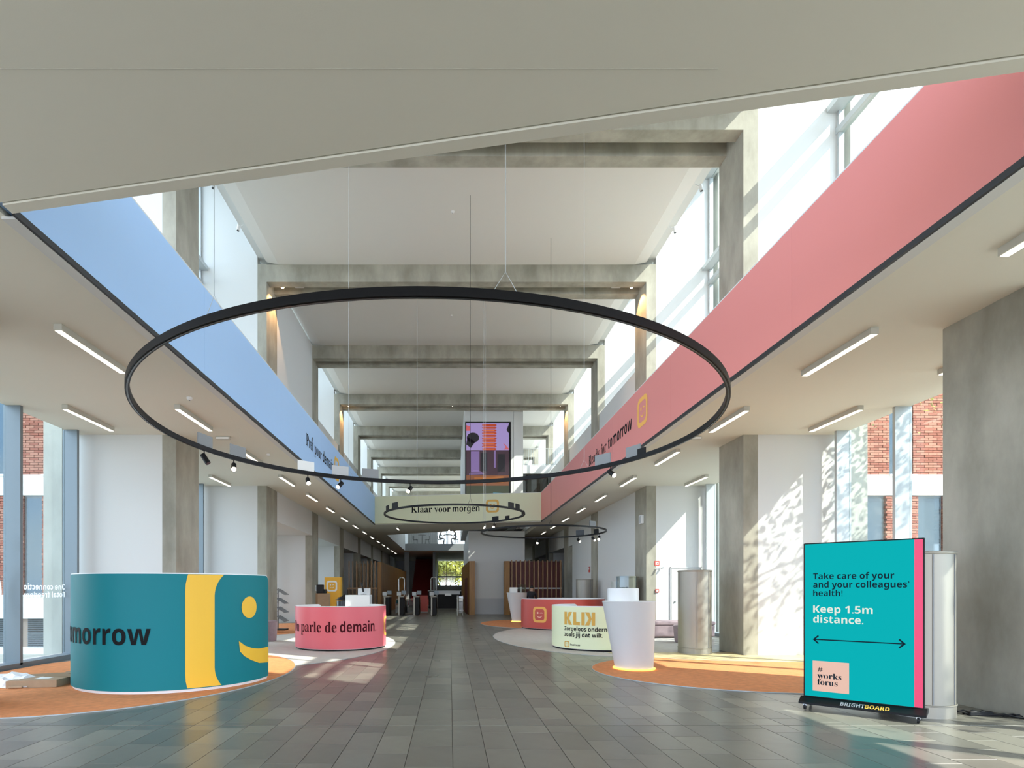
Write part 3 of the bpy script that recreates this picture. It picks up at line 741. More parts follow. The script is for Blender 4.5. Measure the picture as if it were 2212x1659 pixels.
# ------------------------------------------------------------ curved counters
def hit(cx, cy, r, px, far=False):
    d = Vector(((px - 972) / 1220, 1)); a = d.dot(d); b = -2 * (d.x * cx + d.y * cy); c = cx * cx + cy * cy - r * r
    q = max(b * b - 4 * a * c, 0); t = (-b + (1 if far else -1) * sqrt(q)) / (2 * a); p = d * t
    return atan2(p.y - cy, p.x - cx) % (2 * pi)
def counter(name, cx, cy, r, h, a0, a1, m, label, cr=.14, th=.05):
    """ring wall from angle a0 ccw to a1; the top corners at both open ends are rounded"""
    root = empty(name, (cx, cy, .0125), label, 'counter')
    n = 120
    def H(t):
        s = min(t, 1 - t) * (a1 - a0) * r
        if s >= cr: return h
        return h - cr + sqrt(max(cr * cr - (cr - s) ** 2, 0))
    ts = sorted(set([i / n for i in range(n + 1)] + [cr / r / (a1 - a0) * (1 - cos(pi / 2 * i / 8)) for i in range(9)] + [1 - cr / r / (a1 - a0) * (1 - cos(pi / 2 * i / 8)) for i in range(9)]))
    vs = []
    for t in ts:
        a = a0 + (a1 - a0) * t; c, s = cos(a), sin(a); hh = H(t)
        vs += [(r * c, r * s, .035), (r * c, r * s, hh), ((r - th) * c, (r - th) * s, hh), ((r - th) * c, (r - th) * s, .035)]
    fs = [[3, 2, 1, 0]]; k = len(ts)
    for i in range(k - 1):
        o = 4 * i
        for j in range(4): fs.append([o + j, o + (j + 1) % 4, o + 4 + (j + 1) % 4, o + 4 + j][::-1])
    fs.append([4 * (k - 1) + j for j in range(4)])
    MB().add(vs, fs).obj('shell', M_lac, root, smooth=True)
    vs = []; e = .006
    for t in ts:
        a = a0 + .006 / r + (a1 - a0 - .012 / r) * t; c, s = cos(a), sin(a)
        vs += [((r + e) * c, (r + e) * s, .042), ((r + e) * c, (r + e) * s, H(t) - .016)]
    MB().add(vs, [[2 * i, 2 * i + 2, 2 * i + 3, 2 * i + 1] for i in range(k - 1)]).obj('printed_wrap', m, root, smooth=True)
    MB().lathe([(r - .02, .0), (r - .02, .036)], n=n, a0=a0, a1=a1, cap=False).obj('plinth', M_black if h < 1.5 else M_lac, root, smooth=True)
    # worktop inside
    w_ = MB(); aa, ab = a0 + .35, a1 - .35
    tz = min(h - .28, 1.02) if h < 1.5 else .76
    vs = []
    for i in range(61):
        a = aa + (ab - aa) * i / 60; c, s = cos(a), sin(a)
        vs += [((r - th) * c, (r - th) * s, tz), ((r - th) * c, (r - th) * s, tz + .03), ((r - .55) * c, (r - .55) * s, tz + .03), ((r - .55) * c, (r - .55) * s, tz)]
    fs = []
    for i in range(60):
        for j in range(4): fs.append([4 * i + j, 4 * i + (j + 1) % 4, 4 * i + 4 + (j + 1) % 4, 4 * i + 4 + j][::-1])
    w_.add(vs, fs).obj('worktop', M_lac, root)
    root['r'] = r
    fn = lambda u, v: ((r + .012) * cos(u / r), (r + .012) * sin(u / r), v)
    return root, fn
# teal
ct = (-4.55, 9.47, 1.5)
tc_, tf = counter('curved_counter', *ct[:2], ct[2], 1.725, R(78), R(360), M_teal, 'large teal curved counter wall with yellow face emblem', cr=.12)
U = lambda px: hit(*ct, px) * ct[2]
ur = U(326); surf('lettering', fit(text2d('tomorrow', 'bold'), right=ur, size=.42, y=.70, xs=.90), tf, M_ink, tc_, step=.05)
u0, u1 = U(400), U(463)
ih = .95; cxu = u1 + ih; cv = .86; oh = cxu - u0
lim_ = (u0 - 1, ct[2] * 2 * pi - .02, .055, 1.705)
surf('emblem', ring2d(cxu, cv, rrect(oh, oh + .05, .80, 12), rrect(ih, ih, .42, 12)), tf, M_yel, tc_, step=.05, clip=lim_)
ue = U(538); surf('emblem_eye', disc2d(ue, 1.205, .165, .170, 40), tf, M_yel, tc_, step=.05)
us = U(515); surf('emblem_smile', merge(poly2d([(us, .69), (us + .12, .61), (us + .27, .555), (us + .45, .53), (us + .9, .53), (us + .9, .26), (us + .45, .30), (us + .25, .37), (us + .10, .45), (us + .02, .53)])), tf, M_yel, tc_, step=.05, clip=lim_)
# pink
cp = (-2.83, 14.70, 1.15)
pc_, pf = counter('curved_counter', *cp[:2], cp[2], 1.08, R(130), R(420), M_pink, 'low pink curved counter with dark lettering', cr=.10)
U = lambda px: hit(*cp, px) * cp[2]
um = U(727)
surf('lettering', fit(text2d('On parle de', 'serif'), right=um, size=.375, y=.455, width=1.50), pf, M_wine, pc_, step=.04)
surf('lettering', fit(text2d('demain.', 'bold'), x0=um + .08, size=.35, y=.455, width=.98), pf, M_wine, pc_, step=.04)
fr, fc = emblem(U(829) + .22, .55, .50)
surf('emblem', fr, pf, M_org, pc_, step=.03); surf('emblem_face', fc, pf, M_salmon, pc_, step=.03)
# cream
cl = (3.86, 14.62, 1.2)
lc_, lf_ = counter('curved_counter', *cl[:2], cl[2], 1.085, R(105), R(415), M_limec, 'low cream curved counter with yellow KLIK lettering', cr=.12)
U = lambda px: hit(*cl, px) * cl[2]
uk = U(1220)
def kk(x, flip=False, h=.315):
    p = [[(0, 0), (.09, 0), (.09, h), (0, h)], [(.09, h * .5), (.155, h), (.265, h), (.165, h * .5)], [(.09, h * .5), (.165, h * .5), (.265, 0), (.155, 0)]]
    if flip: p = [[(.25 - a, b) for a, b in q] for q in p]
    return merge(*[poly2d([(x + a, .62 + b) for a, b in q]) for q in p])
h = .315
klik = merge(kk(uk), poly2d([(uk + .30, .62), (uk + .50, .62), (uk + .50, .70), (uk + .39, .70), (uk + .39, .62 + h), (uk + .30, .62 + h)]), poly2d([(uk + .54, .62), (uk + .63, .62), (uk + .63, .62 + h), (uk + .54, .62 + h)]), kk(uk + .655, True))
klik = ([(uk + (a - uk) * .90, b) for a, b in klik[0]], klik[1])
surf('lettering', klik, lf_, M_och, lc_, step=.04)
surf('lettering', merge(fit(text2d('Zorgeloos ondernemen', 'bold'), x0=uk, size=.145, y=.475, xs=.86), fit(text2d('zoals jij dat wilt.', 'bold'), x0=uk, size=.145, y=.335, xs=.86)), lf_, M_ink, lc_, step=.04)
fr, fc = emblem(uk + .08, .12 + .02, .155)
surf('emblem', fr, lf_, M_och, lc_, step=.03); surf('emblem_face', fc, lf_, M_och, lc_, step=.03)
surf('lettering', fit(text2d('Business', 'bold'), x0=uk + .19, size=.062, y=.115), lf_, M_ink, lc_, step=.04)
# brick red
cr_ = (4.36, 21.95, 1.6)
rc_, rf_ = counter('curved_counter', *cr_[:2], cr_[2], 1.14, R(182), R(480), M_crim, 'low brick-red curved counter with orange face emblem', cr=.16)
U = lambda px: hit(*cr_, px) * cr_[2]
fr, fc = emblem(U(1165.5), .555, .58)
surf('emblem', fr, rf_, M_org, rc_, step=.04); surf('emblem_face', fc, rf_, M_salmon, rc_, step=.04)

# ------------------------------------------------------------ pedestals
def pedestal(cx, cy, rb, rt, h, lean, label, box=None):
    root = empty('pedestal', (cx, cy, .0125), label, 'pedestal')
    MB().lathe([(rb + .035, .002), (rb + .04, .02), (rb - .02, .03)], n=64).obj('light_ring', M_glow, root, smooth=True)
    sh = lambda z: (lean * z / h, 0)
    MB().lathe([(rb, .03), (rb + .004, .05), (rt - .006, h - .03), (rt, h - .012), (rt - .008, h), (.02, h)], n=72, shear=sh).obj('body', M_lacg, root, smooth=True)
    return root
p1 = pedestal(3.46, 10.62, .345, .485, 1.27, -.10, 'white flared pedestal with glowing base on the orange carpet')
MB().lathe([(.285, 1.27), (.285, 1.49), (.275, 1.505), (.01, 1.505)], cx=-.19, cy=.05, n=56).obj('upper_drum', M_lac, p1, smooth=True)
ab = empty('acrylic_box', (3.33, 10.68, 1.52), 'tall clear acrylic box on the near white pedestal', 'display box')
MB().box(-.155, .165, -.12, -.114, 0, .225).box(-.155, .165, .114, .12, 0, .225).box(-.155, -.149, -.12, .12, 0, .225).box(.159, .165, -.12, .12, 0, .225).obj('walls', M_acryl, ab)
MB().box(-.155, .165, -.12, .12, .225, .231).obj('lid', M_acryl, ab)
ab2 = empty('acrylic_holder', (3.10, 10.60, 1.52), 'small clear acrylic cup on the near white pedestal', 'holder')
MB().lathe([(.07, 0), (.075, .13)], n=24, cap=False).obj('cup', M_acryl, ab2)
ph = empty('phone', (3.22, 10.46, 1.52), 'dark phone lying on the near white pedestal', 'phone'); MB().bbox(-.075, .075, -.04, .04, 0, .012, .004).obj('body', M_blackp, ph)
MB().tube([(.05, 0, .012), (.06, .0, .03)], .006, 6).obj('stand', M_blackp, ph)
p2 = pedestal(3.17, 26.1, .30, .47, 1.34, -.08, 'white flared pedestal on the distant orange carpet')
bx = empty('white_box', (2.92, 26.0, 1.355), 'small white box on the distant pedestal', 'box'); MB().bbox(-.17, .17, -.15, .15, 0, .23, .01).obj('body', M_lac, bx); MB().box(-.14, .14, -.152, -.15, .02, .21).obj('front_label', M_paper, bx)
ab3 = empty('acrylic_box', (3.32, 26.0, 1.355), 'clear acrylic box on the distant pedestal', 'display box')
MB().box(-.18, .18, -.12, -.114, 0, .36).box(-.18, .18, .114, .12, 0, .36).box(-.18, -.174, -.12, .12, 0, .36).box(.174, .18, -.12, .12, 0, .36).obj('walls', M_acryl, ab3)
MB().box(-.10, -.02, -.05, .03, 0, .25).obj('leaflets', M_paper, ab3)
# white desk behind the pink counter
p3 = empty('white_desk', (-3.10, 19.3, 0), 'white block desk behind the pink counter', 'desk')
MB().bbox(-.42, .40, -.3, .3, 0, 1.31, .012).obj('body', M_lac, p3); MB().bbox(-.06, .35, .06, .28, 1.31, 1.53, .01).obj('upper_block', M_lac, p3)
mo = empty('monitor', (-2.92, 19.16, 1.312), 'black monitor seen edge-on on the white desk', 'monitor')
MB().bbox(-.10, .10, -.08, .08, 0, .015, .004).obj('base', M_chrome, mo); MB().box(-.012, .012, -.01, .03, .015, .22).obj('stand', M_chrome, mo)
sc_ = MB().bbox(-.02, .02, -.14, .14, .10, .42, .006).obj('screen', M_blackp, mo); sc_.rotation_euler = (0, R(-12), R(12))

# ------------------------------------------------------------ steel air columns
sc0 = empty('steel_cylinder', (5.67, 6.87, 0), 'brushed steel air column beside the big screen', 'air column', 'brushed steel air columns')
MB().lathe([(.37, .0), (.37, .135), (.378, .14), (.378, .15), (.37, .155)], n=64, cap=False).obj('base', M_steel, sc0, smooth=True)
MB().lathe([(.365, .155), (.365, 1.91)], n=64, cap=False).obj('body', M_steel, sc0, smooth=True)
MB().lathe([(.375, 1.91), (.38, 1.92), (.38, 1.935), (.37, 1.945), (.01, 1.945)], n=64).obj('cap', M_steel, sc0, smooth=True)
for a in (R(255), R(300)):
    MB().box(-.006, .006, -.372, -.362, .16, 1.905).obj('seam', M_grey, sc0).rotation_euler = (0, 0, a + pi / 2)
for (x, y, lb) in ((5.74, 13.25, 'brushed steel air column in front of the second right column'), (6.16, 19.6, 'steel air column behind the near white pedestal'), (6.0, 25.2, 'distant grey air column near the slatted red screen')):
    c = copy_tree(sc0); c.location = (x, y, 0); c['label'] = lb

# ------------------------------------------------------------ LED sign on castors
la, lb2 = Vector((4.47, 7.14)), Vector((5.33, 6.34))
dl = (lb2 - la); LW = dl.length; ang = atan2(dl.y, dl.x)
led = empty('led_totem', (la.x, la.y, 0), 'wheeled portrait LED screen showing a teal distance notice', 'screen', rz=ang)
MB().bbox(0, LW, 0.0, .07, .15, 2.08, .006).obj('cabinet', M_black, led)
lf2 = lambda u, v: (u, -.003, v)
surf('display', poly2d([(.015, .165), (LW - .09, .165), (LW - .09, 2.065), (.015, 2.065)]), lf2, M_scr, led)
surf('display_stripe', poly2d([(LW - .09, .165), (LW - .015, .165), (LW - .015, 2.065), (LW - .09, 2.065)]), lf2, M_scrp, led)
lf3 = lambda u, v: (u, -.006, v)
surf('lettering', merge(fit(text2d('Take care of your', 'bold'), x0=.105, width=.80, size=.105, y=1.625),
     fit(text2d('and your colleagues\u2019', 'bold'), x0=.105, width=.935, size=.105, y=1.52),
     fit(text2d('health!', 'bold'), x0=.105, width=.305, size=.105, y=1.415)), lf3, M_scrt, led)
surf('lettering', merge(fit(text2d('Keep 1.5m', 'bold'), x0=.105, width=.60, size=.125, y=1.21), fit(text2d('distance.', 'bold'), x0=.105, width=.51, size=.125, y=1.085)), lf3, M_scrw, led)
surf('arrow', merge(poly2d([(.11, .868), (1.0, .868), (1.0, .882), (.11, .882)]), poly2d([(.10, .875), (.155, .93), (.167, .918), (.125, .875), (.167, .832), (.155, .82)]), poly2d([(1.01, .875), (.955, .93), (.943, .918), (.985, .875), (.943, .832), (.955, .82)])), lf3, M_scrt, led)
surf('badge', poly2d([(.10, .235), (.475, .235), (.475, .61), (.10, .61)]), lf3, M_scrs, led)
lf4 = lambda u, v: (u, -.009, v)
surf('badge_lettering', merge(fit(text2d('#', 'bold'), x0=.155, size=.085, y=.485), fit(text2d('works', 'serif'), x0=.15, width=.25, size=.105, y=.395), fit(text2d('forus', 'serif'), x0=.15, width=.21, size=.105, y=.315)), lf4, M_scrt, led)
bs = MB(); bs.add([(-.03, -.13, .075), (LW + .02, -.13, .075), (LW + .02, .32, .075), (-.03, .32, .075), (-.03, -.13, .10), (LW + .02, -.13, .10), (LW + .02, .0, .155), (-.03, 0, .155), (LW + .02, .32, .12), (-.03, .32, .12)],
      [(0, 3, 2, 1), (0, 1, 5, 4), (4, 5, 6, 7), (7, 6, 8, 9), (1, 2, 8, 6, 5), (3, 0, 4, 7, 9), (2, 3, 9, 8)])
bs.obj('base', M_black, led)
surf('maker_lettering', fit(text2d('BRIGHT', 'bold'), x0=.40, width=.235, size=.055, y=.0), lambda u, v: (u, -.125 + v * 1.8 , .106 + v * .8), M_greyl, led)
surf('maker_lettering', fit(text2d('BOARD', 'bold'), x0=.64, width=.23, size=.055, y=.0), lambda u, v: (u, -.125 + v * 1.8, .106 + v * .8), M_och, led)
for x, y in ((.03, -.08), (LW - .05, -.08), (.03, .26), (LW - .05, .26)):
    cs = MB().box(x - .018, x + .018, y - .018, y + .018, .05, .078).obj('caster', M_chrome, led)
    MB().lathe([(.032, -.012), (.036, 0), (.032, .012)], n=20).obj('wheel', M_blackp, cs)
    wh = [c for c in bpy.data.objects if c.parent == cs][0]; wh.location = (x, y, .036); wh.rotation_euler = (0, pi / 2, 0)
MB().tube([(LW * .6, .07, 1.2), (LW * .6, .25, .13)], .015, 6).obj('rear_brace', M_black, led)

# cables right of the sign
rnd = random.Random(4)
for i in range(4):
    p = [(5.95 + .1 * i, 6.85 - .04 * i, .01)]
    for q in range(1, 9): p.append((5.95 + .1 * i + q * .13, 6.85 - .02 * i - q * .055 + rnd.uniform(-.05, .05), .010 + (.035 if q % 3 == 1 else 0)))
    o = MB().tube(p, .009, 6).obj('floor_cable', M_blackp, smooth=True)
    tag(o, ('black cable trailing right of the steel air column', 'black cable curling beneath the others beside the near column', 'black cable crossing the little heap by the near column', 'outermost black cable towards the frame edge')[i], 'cable', 'cables on the floor by the near right column')
pb = empty('power_strip', (6.3, 6.72, .0), 'black power strip among cables by the near right column', 'power strip'); MB().bbox(-.14, .14, -.035, .035, .0, .05, .008).obj('body', M_blackp, pb)
MB().lathe([(.02, .05), (.02, .052)], cx=-.06, n=12).lathe([(.02, .05), (.02, .052)], cx=.04, n=12).obj('sockets', M_grey, pb)

# ------------------------------------------------------------ ring pendants
def ring_hit(cx, cy, r, px, far=True): return hit(cx, cy, r, px, far)
def ring_pendant(cx, cy, z, r, label, spots, tags, wires, ztop=12.48, th=.05, hh=.075):
    root = empty('ring_pendant', (cx, cy, z), label, 'pendant light')
    MB().lathe([(r - th / 2, -hh / 2), (r + th / 2, -hh / 2), (r + th / 2, hh / 2), (r - th / 2, hh / 2), (r - th / 2, -hh / 2)], n=160, cap=False).obj('ring', M_black, root, smooth=True)
    MB().lathe([(r - .008, -hh / 2 - .006), (r + .008, -hh / 2 - .006)], n=160, cap=False).obj('track_slot', M_greyd, root)
    for px, far, lit in spots:
        a = ring_hit(cx, cy, r, px, far); c, s = cos(a), sin(a)
        sp = MB().tube([(r * c, r * s, -hh / 2), (r * c, r * s, -hh / 2 - .06)], .010, 8).obj('spotlight', M_black, root)
        ax = Vector((.30 * (1 if px % 2 else -1), -.75, -.6)).normalized() if lit else Vector((.55, -.1, -.8)).normalized()
        p = Vector((r * c, r * s, -hh / 2 - .11)); q = p + ax * .13
        MB().tube([p - ax * .05, p, q], .045, 16).obj('lamp_head', M_black, sp, smooth=True)
        m = M_lensw if lit == 2 else (M_lens if lit else M_greyd)
        MB().tube([q, q + ax * .004], .040, 16).obj('lens', m, sp)
    for px, far, m, wd in tags:
        a = ring_hit(cx, cy, r, px, far); c, s = cos(a), sin(a)
        o = MB().box(-wd / 2, wd / 2, -.01, .01, hh / 2, hh / 2 + wd * .55).obj('gear_plate', m, root); o.location = (r * c, r * s, 0); o.rotation_euler = (0, 0, a + pi / 2)
    for px, far, m, rr in wires:
        a = ring_hit(cx, cy, r, px, far); c, s = cos(a), sin(a)
        MB().tube([(r * c, r * s, .20), (r * c, r * s, ztop - z)], rr, 5).obj('suspension_wire', m, root)
        MB().tube([(r * cos(a - .025), r * sin(a - .025), hh / 2), (r * c, r * s, .20), (r * cos(a + .025), r * sin(a + .025), hh / 2)], rr * .8, 5).obj('bridle', m, root)
    return root
W_, K_ = M_alul, M_black
ring_pendant(-.26, 8.47, 3.86, 3.98, 'large black ring pendant over the front of the hall',
    [(441, True, 0), (505, True, 2), (665, True, 1), (736, True, 1), (886, True, 2), (1319, True, 1)],
    [(443, True, M_grey, .36), (514, True, M_grey, .36), (661, True, M_paper, .36), (735, True, M_greyl, .36), (800, True, M_grey, .36), (1302, True, M_grey, .36), (1368, True, M_grey, .36), (1386, True, M_black, .2)],
    [(1092, False, W_, .004), (463, False, W_, .003), (1262, True, W_, .003), (753, True, W_, .003)])
ring_pendant(.14, 17.9, 3.86, 2.2, 'middle black ring pendant before the lime balustrade',
    [(1068, True, 1)],
    [(837, False, M_black, .26), (853, False, M_black, .30), (1070, True, M_black, .26), (1096, True, M_black, .2), (1104, False, M_black, .26), (1118, False, M_black, .26), (1129, True, M_black, .24)],
    [(1016, False, K_, .006), (901, True, W_, .004), (1045, True, W_, .004)], hh=.05)
ring_pendant(3.25, 19.8, 3.5, 2.15, 'lower black ring pendant towards the right aisle',
    [(1162, True, 1), (1249, True, 1), (1281, True, 1), (1294, True, 1)],
    [(1253, True, M_greyd, .36), (1280, False, M_greyd, .3), (1288, True, M_black, .3)],
    [(1049, True, W_, .004), (1190, False, K_, .006)], hh=.05)

# ------------------------------------------------------------ linear ceiling lamps
def lin():
    root = empty('linear_lamp', (0, 0, 5), '', 'ceiling lamp', 'linear lamps under the low ceiling')
    MB().box(-.055, .055, 0, 1.5, -.085, 0).obj('housing', M_lampbody, root)
    MB().box(-.042, .042, .012, 1.488, -.092, -.084).obj('diffuser', M_tube, root)
    return root
proto = None
LAMPS = []
for i in range(15): LAMPS.append((-5.17, 7.44 + 3.25 * i, 'left', 'inner', i))
for i, y in enumerate((10.7, 17.2)): LAMPS.append((-7.3, y, 'left', 'outer', i))
for i in range(10): LAMPS.append((5.68, 4.3 + 3.25 * i, 'right', 'inner', i))
for i, y in enumerate((7.5, 10.75, 17.2)): LAMPS.append((7.82, y, 'right', 'outer', i))
table = None
for x, y, sd_, row, i in LAMPS:
    if proto is None:
        o = proto = lin()
        table = {proto.name: [c for c in bpy.data.objects if c.parent == proto]}
    else: o = copy_tree(proto, None, table)
    o.location = (x, y, 5.0); o['label'] = 'linear ceiling lamp, %s from the entrance in the %s row on the %s' % (ORD[i], row, sd_)
for x, y, lb in ((-2.95, 31.4, 'left'), (-.05, 32.4, 'middle'), (1.9, 30.6, 'right')):
    o = copy_tree(proto, None, table); o.location = (x, y, 5.0); o.scale = (1, .8, 1); o['label'] = '%s lamp under the bridge behind the lime balustrade' % lb
# emergency light boxes and little sensors
for x, y, lb in ((-5.2, 12.95, 'left'), (5.6, 12.95, 'right')):
    e = empty('emergency_light', (x, y, 5.0), 'small rectangular emergency light on the %s low ceiling' % lb, 'emergency light')
    MB().bbox(-.16, .16, -.05, .05, -.07, 0, .01).obj('housing', M_lampbody, e); MB().box(-.14, .14, -.052, -.05, -.06, -.02).obj('lens', M_paper, e)
for x, y, z, lb in ((-4.75, 10.3, 5.0, 'low left ceiling by the blue banner'), (-4.7, 14.6, 5.0, 'low left ceiling below the blue banner'), (4.95, 14.5, 5.0, 'low right ceiling below the coral banner'), (.08, 16.4, 12.48, 'first visible high ceiling panel'), (.05, 22.6, 12.48, 'second high ceiling panel')):
    e = empty('smoke_detector', (x, y, z), 'tiny white smoke detector on the %s' % lb, 'smoke detector')
    MB().lathe([(.05, -.0), (.05, -.025), (.03, -.05), (.005, -.05)], n=20).obj('body', M_lac, e, smooth=True); MB().lathe([(.012, -.05), (.012, -.062)], n=10).obj('sensor', M_grey, e)

# spots inside the beam grooves
def groove_spot(x, y, lit, lb, warm=False):
    e = empty('track_spot', (x, y, 12.22), lb, 'spotlight', 'spotlights in the roof beams')
    MB().box(-.14, .14, -.03, .03, -.05, 0).obj('track_adapter', M_black, e)
    MB().tube([(0, 0, -.10), (.0, -.10, -.24)], .06, 14).obj('lamp_head', M_black, e, smooth=True)
    MB().tube([(0, -.10, -.24), (0, -.106, -.248)], .055, 14).obj('lens', M_lensw if warm else (M_lens if lit else M_greyd), e)
def groove_box(x, y, lb):
    e = empty('beam_floodlight', (x, y, 12.22), lb, 'floodlight', 'small floodlights in the roof beams')
    MB().bbox(-.16, .16, -.07, .07, -.20, -.08, .01).obj('housing', M_greyl, e); MB().tube([(0, 0, -.08), (0, 0, 0)], .02, 6).obj('stem', M_grey, e)
for k, l in ((2, 'second'), (4, 'fourth')):
    y = YK(k) + .57
    groove_spot(XL + .40, y, True, 'warm lit spotlight at the left end of the %s roof beam' % l, True)
    groove_spot(XR - .35, y, True, 'lit spotlight at the right end of the %s roof beam' % l)
    groove_box(XL + .95, y, 'pale floodlight at the left end of the %s roof beam' % l)
    groove_box(XR - .85, y, 'pale floodlight at the right end of the %s roof beam' % l)
    lp = bpy.data.lights.new('warm_spot', 'SPOT'); lp.energy = 160; lp.color = (1, .55, .22); lp.spot_size = R(80); lp.shadow_soft_size = .05
    for sx, xx in ((-1, XL + .5), (1, XR - .5)):
        lo = bpy.data.objects.new('warm_spot', lp); C.objects.link(lo); lo.location = (xx, y - .1, 11.95); lo.rotation_euler = Vector((sx * .35, 0, -1)).to_track_quat('-Z', 'Y').to_euler()
groove_spot(.15, YK(4) + .57, True, 'lit spotlight in the middle of the fourth roof beam')
groove_spot(-.15 - .3, YK(4) + .57, False, 'unlit spotlight in the middle of the fourth roof beam')
groove_spot(.1, YK(2) + .57, False, 'unlit spotlight in the middle of the second roof beam')
for k, l in ((5, 'fifth'), (6, 'sixth'), (7, 'seventh'), (8, 'eighth')):
    groove_spot(XL + .9 if k < 7 else .6, YK(k) + .57, True, 'distant lit spotlight in the %s roof beam' % l)
# wall-washers on the edge of the high ceiling
for x, y, lb in ((XL - .05, 15.3, 'near left'), (XL - .05, 17.1, 'far left'), (XR + .05, 15.4, 'near right'), (XR + .05, 17.2, 'far right'), (XR + .05, 14.1, 'nearest right')):
    s_ = -1 if x < 0 else 1
    e = empty('wall_washer', (x, y, 12.5), 'small white spotlight on the %s edge of the first high ceiling panel' % lb, 'spotlight')
    MB().tube([(0, 0, .04), (s_ * .12, 0, -.02)], .015, 8).obj('arm', M_lac, e); MB().tube([(s_ * .14, 0, .03), (s_ * .16, -.02, -.15)], .045, 14).obj('lamp_head', M_lac, e, smooth=True); MB().tube([(s_ * .16, -.02, -.15), (s_ * .1605, -.0205, -.155)], .038, 12).obj('lens', M_greyd, e)

# ------------------------------------------------------------ turnstiles
def gate(x, y, lb, hoop=False, plates=True):
    e = empty('turnstile', (x, y, 0), lb, 'turnstile', 'turnstiles across the hall')
    MB().bbox(-.15, -.06, 0, .10, 0, 1.08, .01).obj('post', M_steel, e); MB().bbox(-.06, .16, .02, 1.2, .03, 1.04, .01).obj('side_panel', M_black, e)
    MB().bbox(-.17, .18, -.03, 1.25, 1.05, 1.10, .01).obj('top_plate', M_steel, e)
    if plates:
        MB().bbox(-.22, .02, -.08, -.04, 1.14, 1.36, .008).obj('card_reader', M_greyl, e); MB().bbox(.04, .30, -.05, -.01, 1.20, 1.42, .008).obj('display', M_alu, e)
    if hoop:
        pts = [(x_ , .5, 1.62 + z_) for x_, z_ in rrect(.16, .56, .13, 5)]
        MB().tube(pts, .035, 8, closed=True).obj('hoop', M_chrome, e, smooth=True)
    return e
gate(-3.62, 32.2, 'leftmost turnstile beside the long wooden screen')
gate(-2.80, 32.2, 'turnstile with a tall chrome hoop, second from the left', True)
gate(-1.93, 32.2, 'turnstile in the middle of the row')
gate(-.94, 32.2, 'turnstile with a rounded hoop beside the open gate', True)
gt_ = empty('glass_gate', (.45, 32.0, 0), 'wide access gate of twin steel posts on the right', 'gate')
MB().tube([(0, 0, 0), (0, 0, 1.15)], .06, 12).obj('post', M_steel, gt_, smooth=True); MB().tube([(.28, .1, 0), (.28, .1, 1.15)], .035, 12).obj('post', M_steel, gt_, smooth=True)
MB().box(.0, .28, .04, .055, .15, 1.1).obj('pane', M_glassd, gt_)
for z_ in (.3, 1.0): MB().tube([(-.08, 0, z_), (.33, .1, z_)], .03, 8).obj('hinge', M_chrome, gt_)
sb = empty('gate_sign_bar', (-.25, 33.65, 0), 'long pale sign bar above the open gate', 'sign bar')
MB().box(-.55, .85, 0, .05, 1.20, 1.40).obj('board', M_greyl, sb); MB().box(-.05, .33, -.01, 0, 1.12, 1.26).obj('notice', M_paper, sb); MB().tube([(-.5, .02, 0), (-.5, .02, 1.2)], .02, 6).obj('post', M_steel, sb)
# small barrier and waste stand between the gates
bb = empty('low_barrier', (-2.35, 34.0, 0), 'low steel barrier rail behind the turnstiles', 'barrier')
MB().tube([(-.9, 0, 0), (-.9, 0, .9), (.55, 0, .9), (.55, 0, 0)], .025, 8).obj('frame', M_chrome, bb); MB().box(-.88, .53, -.005, .005, .1, .85).obj('pane', M_glassd, bb)
rbn = empty('roll_banner', (-1.72, 36.5, 0), 'small red roll-up banner behind the turnstiles', 'banner'); MB().box(-.28, .28, 0, .01, .06, 1.1).obj('sheet', M_crim, rbn); MB().bbox(-.3, .3, -.06, .08, 0, .06, .01).obj('base', M_greyl, rbn)

# ------------------------------------------------------------ timber screens
def prismobj(name, poly, z0, z1, m, root):
    o = MB().prism(poly, z0, z1).obj(name, m, root); o.location = (-root.location.x, -root.location.y, 0); return o
ws = empty('timber_wall', (-4.3, 34, 0), 'long golden timber wall along the far left aisle', 'screen wall')
MB().bbox(-.06, .16, 0, 23, 0, 3.15, .01).obj('body', M_wood, ws)
fw_ = None
for i in range(23):
    if fw_ is None: fw_ = MB().box(.16, .175, .02, .96, .03, 3.12).obj('plank', M_wood, ws); q = fw_
    else: q = fw_.copy(); C.objects.link(q)
    q.location = (0, i * 1.0, 0)
wm = empty('timber_wall', (1.16, 33, 0), 'golden timber wing at the left foot of the white core', 'screen wall')
prismobj('end_panel', [(1.13, 33), (1.46, 33), (1.46, 33.95), (1.08, 33.95)], 0, 3.15, M_wood, wm)
prismobj('side_panel', [(1.13, 33.02), (1.07, 33.98), (.99, 43), (.88, 43)], 0, 3.12, M_wood, wm)
prismobj('door', [(1.045, 34.2), (1.02, 34.2), (.96, 37), (1.0, 37)], 0, 2.2, M_redp, wm)
def slat_screen(x0, x1, y, back, posts, lb, mp, base=None):
    e = empty('slatted_screen', ((x0 + x1) / 2, y, 0), lb, 'slatted screen'); hw = (x1 - x0) / 2
    if back: MB().box(-hw, hw, .3, .34, 0, 3.15).obj('back_panel', back, e)
    f0 = None
    for i in range(posts):
        if f0 is None: f0 = MB().box(-.025, .025, 0, .3 if back else .08, 0, 3.2).obj('slat', mp, e); q = f0
        else: q = f0.copy(); C.objects.link(q)
        q.location = (-hw + .12 + (2 * hw - .24) * i / (posts - 1), 0, 0)
    MB().box(-hw, hw, .03, .09, 1.52, 1.60).obj('shelf', M_greyl if back else mp, e)
    if base:
        f1 = None
        for i in range(10):
            if f1 is None: f1 = MB().box(0, hw / 5 - .01, .1, .14, 0, 1.5).obj('plank', base, e); q = f1
            else: q = f1.copy(); C.objects.link(q)
            q.location = (-hw + i * hw / 5, 0, 0)
    return e
